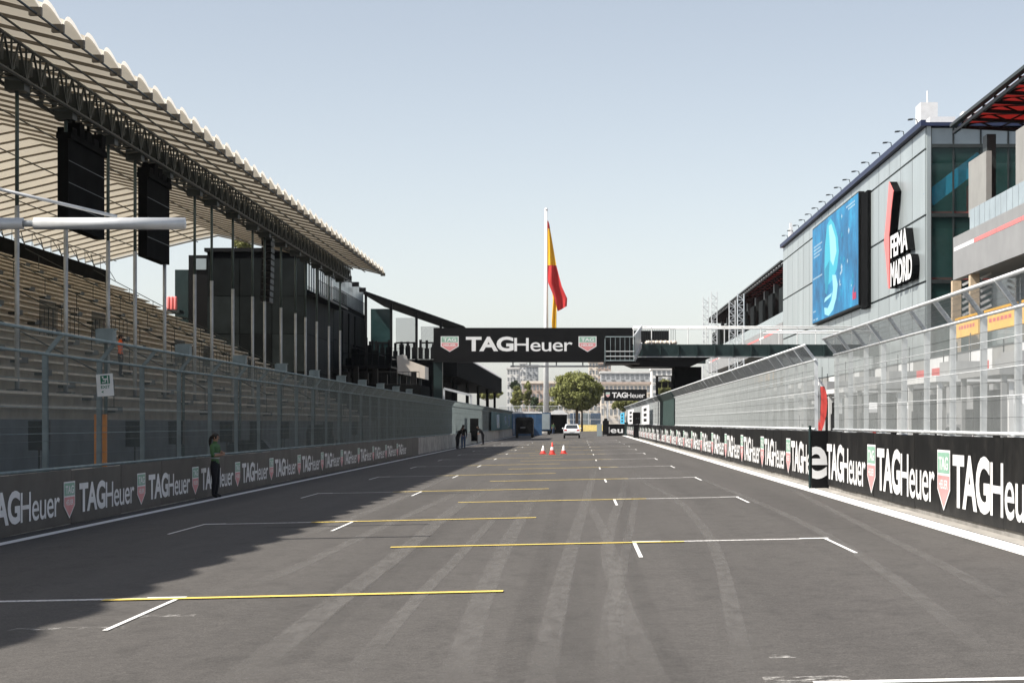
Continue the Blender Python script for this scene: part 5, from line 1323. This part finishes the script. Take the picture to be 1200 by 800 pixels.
# ================================================================== PEOPLE
def person(label, loc, yaw, Ht, pose, top, bottom, hair='ponytail', cap=None, sleeves='skin', group=None, name='person'):
    J = {'pel': (0, 0, .52), 'sp': (0, .004, .61), 'ch': (0, .006, .735), 'nk': (0, .004, .835), 'hb': (0, -.006, .875), 'hd': (0, -.012, .925), 'ht': (0, -.006, .968)}
    rad = {'pel': .088, 'sp': .074, 'ch': .088, 'nk': .031, 'hb': .036, 'hd': .050, 'ht': .036}
    for s_, k in ((-1, 'l'), (1, 'r')):
        J['hip' + k] = (s_ * .052, 0, .49); J['kn' + k] = (s_ * .056, -.012, .28); J['an' + k] = (s_ * .058, .012, .045); J['to' + k] = (s_ * .066, -.075, .022)
        J['sh' + k] = (s_ * .108, .004, .80)
        if pose == 'folded':
            J['el' + k] = (s_ * .142, -.012, .645); J['wr' + k] = (s_ * .01, -.125, .675 + .012 * s_); J['ha' + k] = (-s_ * .055, -.128, .69 + .012 * s_)
        elif pose == 'bend':
            J['el' + k] = (s_ * .14, -.12, .68); J['wr' + k] = (s_ * .09, -.20, .58); J['ha' + k] = (s_ * .085, -.225, .54)
        else:
            J['el' + k] = (s_ * .14, .012, .635); J['wr' + k] = (s_ * .15, -.03, .50); J['ha' + k] = (s_ * .148, -.045, .455)
        for a, r in (('hip', .066), ('kn', .042), ('an', .028), ('to', .024), ('sh', .044), ('el', .031), ('wr', .021), ('ha', .022)): rad[a + k] = r
    if pose == 'bend':
        for a in ('sp', 'ch', 'nk', 'hb', 'hd', 'ht', 'shl', 'shr'):
            x, y, z = J[a]; dz = z - .52; J[a] = (x, y - dz * .62, .52 + dz * .80)
    if pose == 'stride':
        J['anl'] = (-.058, -.11, .045); J['tol'] = (-.064, -.19, .03); J['knl'] = (-.056, -.08, .28); J['anr'] = (.058, .13, .06); J['tor'] = (.064, .06, .022); J['knr'] = (.056, .03, .28)
    bones = [('pel', 'sp', 1), ('sp', 'ch', 1), ('ch', 'nk', 1), ('nk', 'hb', 0), ('hb', 'hd', 0), ('hd', 'ht', 0)]
    for k in 'lr':
        bones += [('pel', 'hip' + k, 2), ('hip' + k, 'kn' + k, 2), ('kn' + k, 'an' + k, 2), ('an' + k, 'to' + k, 3), ('ch', 'sh' + k, 1), ('sh' + k, 'el' + k, 1), ('el' + k, 'wr' + k, 0 if sleeves == 'skin' else 1), ('wr' + k, 'ha' + k, 0)]
    names = list(J); idx = {n_: i for i, n_ in enumerate(names)}
    me = bpy.data.meshes.new('body'); me.from_pydata([Vector(J[n_]) * Ht for n_ in names], [(idx[a], idx[b]) for a, b, _ in bones], [])
    o = bpy.data.objects.new('body', me); C.objects.link(o)
    md = o.modifiers.new('s', 'SKIN'); md.use_smooth_shade = True
    sv = me.skin_vertices[0].data
    for n_ in names:
        r = rad[n_] * Ht; ry = .72 if n_ in ('pel', 'sp', 'ch') else 1.0
        sv[idx[n_]].radius = (r, r * ry); sv[idx[n_]].use_root = (n_ == 'pel')
    o.modifiers.new('u', 'SUBSURF').levels = 2
    dg = bpy.context.evaluated_depsgraph_get(); dg.update()
    ev = bpy.data.meshes.new_from_object(o.evaluated_get(dg)); bpy.data.objects.remove(o)
    vs = [tuple(v.co) for v in ev.vertices]; mb = MB(); mb.v = vs
    seg = [(Vector(J[a]) * Ht, Vector(J[b]) * Ht, (rad[a] + rad[b]) / 2 * Ht, mi) for a, b, mi in bones]
    for p in ev.polygons:
        c = p.center; best = 9
        for a, b, r, mi in seg:
            ab = b - a; t_ = max(0, min(1, (c - a).dot(ab) / ab.length_squared)); dd = (c - (a + ab * t_)).length / r
            if dd < best: best = dd; bi = mi
        if bi == 1 and c.z < .535 * Ht: bi = 2
        mb.f.append(tuple(p.vertices)); mb.mi.append(bi)
    # face and fingers, part of the same body
    hd = Vector(J['hd']) * Ht; fw = Vector((0, -1, 0))
    mb.cur = 0; mb.ell(hd + Vector((0, -.048, -.012)) * Ht, (.007 * Ht, .012 * Ht, .011 * Ht), 6, 4)
    for s_ in (-1, 1): mb.ell(hd + Vector((s_ * .049, .004, -.004)) * Ht, (.006 * Ht, .011 * Ht, .018 * Ht), 6, 4)
    mb.cur = 3
    for s_ in (-1, 1): mb.ell(hd + Vector((s_ * .018, -.045, .002)) * Ht, (.006 * Ht, .004 * Ht, .004 * Ht), 6, 4)
    mb.ell(hd + Vector((0, -.043, -.03)) * Ht, (.014 * Ht, .004 * Ht, .003 * Ht), 6, 4)
    mb.cur = 0
    for k in 'lr':
        a = Vector(J['wr' + k]) * Ht; b = Vector(J['ha' + k]) * Ht; dr = (b - a).normalized(); sd = dr.cross(Vector((0, 1, 0.3))).normalized()
        for q, ln in enumerate((.036, .042, .040, .031)):
            s0 = b + sd * (q - 1.5) * .0105 * Ht; k1 = s0 + dr * ln * .55 * Ht; k2 = k1 + (dr + Vector((0, .5, -.3))).normalized() * ln * .5 * Ht
            mb.tube(s0, k1, .0056 * Ht, 5, .005 * Ht); mb.tube(k1, k2, .005 * Ht, 5, .004 * Ht)
        s0 = a.lerp(b, .4); mb.tube(s0, s0 + (sd * .8 + dr * .8) * .026 * Ht, .006 * Ht, 5, .0048 * Ht)
    cs, sn = math.cos(yaw), math.sin(yaw); L0 = Vector(loc)
    def tf(v): return (v[0] * cs - v[1] * sn + L0.x, v[0] * sn + v[1] * cs + L0.y, v[2] + L0.z)
    t = thing(name, label, 'person', loc, group)
    mb.v = [tf(v) for v in mb.v]; mb.build('body', ['skin', top, bottom, 'rubber'], t, True)
    h = MB(); r = .056 * Ht
    h.ell(hd + Vector((0, .008, .012)) * Ht, (r, r * 1.08, r * .98), 12, 8)
    h.v = [(x, y if y > hd.y - .028 * Ht or z > hd.z + .02 * Ht else hd.y - .028 * Ht, z) for x, y, z in h.v]
    if hair == 'ponytail':
        p = [hd + Vector(v) * Ht for v in ((0, .05, .02), (0, .085, -.01), (0, .095, -.07), (0, .088, -.14), (0, .08, -.19))]
        for a, b, r0, r1 in zip(p, p[1:], (.014, .026, .026, .018), (.026, .026, .018, .006)): h.tube(a, b, r0 * Ht, 8, r1 * Ht)
    h.v = [tf(v) for v in h.v]; h.build('hair', cap or 'hair', t, True)
    if cap:
        b = MB(); b.ell(hd + Vector((0, -.065, .025)) * Ht, (.04 * Ht, .04 * Ht, .006 * Ht), 10, 4); b.v = [tf(v) for v in b.v]; b.build('cap_brim', cap, t, True)
    if top.startswith('hivis'):
        b = MB()
        for z in (.60, .67):
            pts = [(math.cos(2 * math.pi * q / 16) * .098 * Ht, math.sin(2 * math.pi * q / 16) * .073 * Ht) for q in range(16)]
            for q in range(16):
                a, c = pts[q], pts[(q + 1) % 16]
                b.quad(tf((a[0], a[1], z * Ht)), tf((c[0], c[1], z * Ht)), tf((c[0], c[1], (z + .018) * Ht)), tf((a[0], a[1], (z + .018) * Ht)))
        b.build('reflective_band', 'glass_pale', t, fix=False)
    return t
x, y = -9.05, 51.0
person('marshal with ponytail, green vest and dark trousers standing with folded arms by the shaded wall', (x, y, gz(x)), R(78), 1.63, 'folded', 'hivis', 'trousers')
xo = XZ(143, 0, 66)[0]; zo = Z0 + DZ * 0
person('person in orange jacket standing among the lower bench rows behind the fence', (-18.05, 80.7, Z0 + DZ * 4), R(95), 1.7, 'stand', 'hivis_orange', 'trousers', 'short', None, 'long')
# crew with a screen trolley at the far end of the shade
for k, (px, py, ya_, pose, top, bot, lab) in enumerate(((536, 526, 60, 'bend', 'black', 'trousers', 'crew member in black bending over beside the screen trolley'), (543, 525, 200, 'stand', 'black', 'jeans', 'crew member in black top and jeans standing by the screen trolley'),
                                           (566, 521.5, -70, 'bend', 'trousers', 'trousers', 'crew member in black crouched on the sunny side of the screen trolley'))):
    x, y = G(px, py); person(lab, (x, y, gz(x)), R(ya_), 1.72, pose, top, bot, 'short', None, 'long')
x, y = -3.9, 318.0
person('person in green vest standing in front of the tent', (x, y, gz(x)), R(20), 1.75, 'stand', 'hivis', 'jeans', 'short')
x, y = 9.6, 60.0
for k, (x, y, top, lab) in enumerate(((9.8, 49.5, 'red', 'mechanic in red shirt behind the fence opening'), (10.6, 58, 'black', 'mechanic in black shirt in the pit lane near the feather flag'), (12.5, 72, 'jeans', 'mechanic in navy shirt in the pit lane by the vans'))):
    person(lab, (x, y, .12), R(60 + 70 * k), 1.76, 'stride' if k == 1 else 'stand', top, 'trousers', 'short', None)
x, y = G(555, 520); z = gz(x)
t = thing('screen_trolley', 'tall black screen trolley on wheels against the sunlit stretch of wall', 'trolley', (x, y, z))
MB().box(x - .42, x + .42, y, y + .25, z + 1.15, z + 2.25).build('screen', 'black', t)
MB().box(x - .36, x + .34, y - .05, y + .5, z + .25, z + 1.15).build('cabinet', 'black_matt', t)
for a in (-.32, .3):
    for b in (0, .42): MB().tube((x + a - .03, y + b, z + .13), (x + a + .03, y + b, z + .13), .12, 10).build('wheel', 'rubber', t)
m = MB()
for q in range(5): m.box(x - .5, x - .42, y + .02, y + .2, z + 1.25 + q * .2, z + 1.35 + q * .2)
m.build('bracket', 'black', t)

# ================================================================== HAZE
hz = bpy.data.materials.new('haze_air'); hz.use_nodes = True
n = hz.node_tree; n.nodes.clear()
pv = n.nodes.new('ShaderNodeVolumePrincipled'); pv.inputs['Color'].default_value = (.94, .96, 1, 1); pv.inputs['Density'].default_value = 0.00004
pv.inputs['Anisotropy'].default_value = 0.1
mo = n.nodes.new('ShaderNodeOutputMaterial'); n.links.new(pv.outputs[0], mo.inputs['Volume'])
stuff(MB().box(-1350, 1350, -110, 2050, -1.5, 44).build('haze', hz))
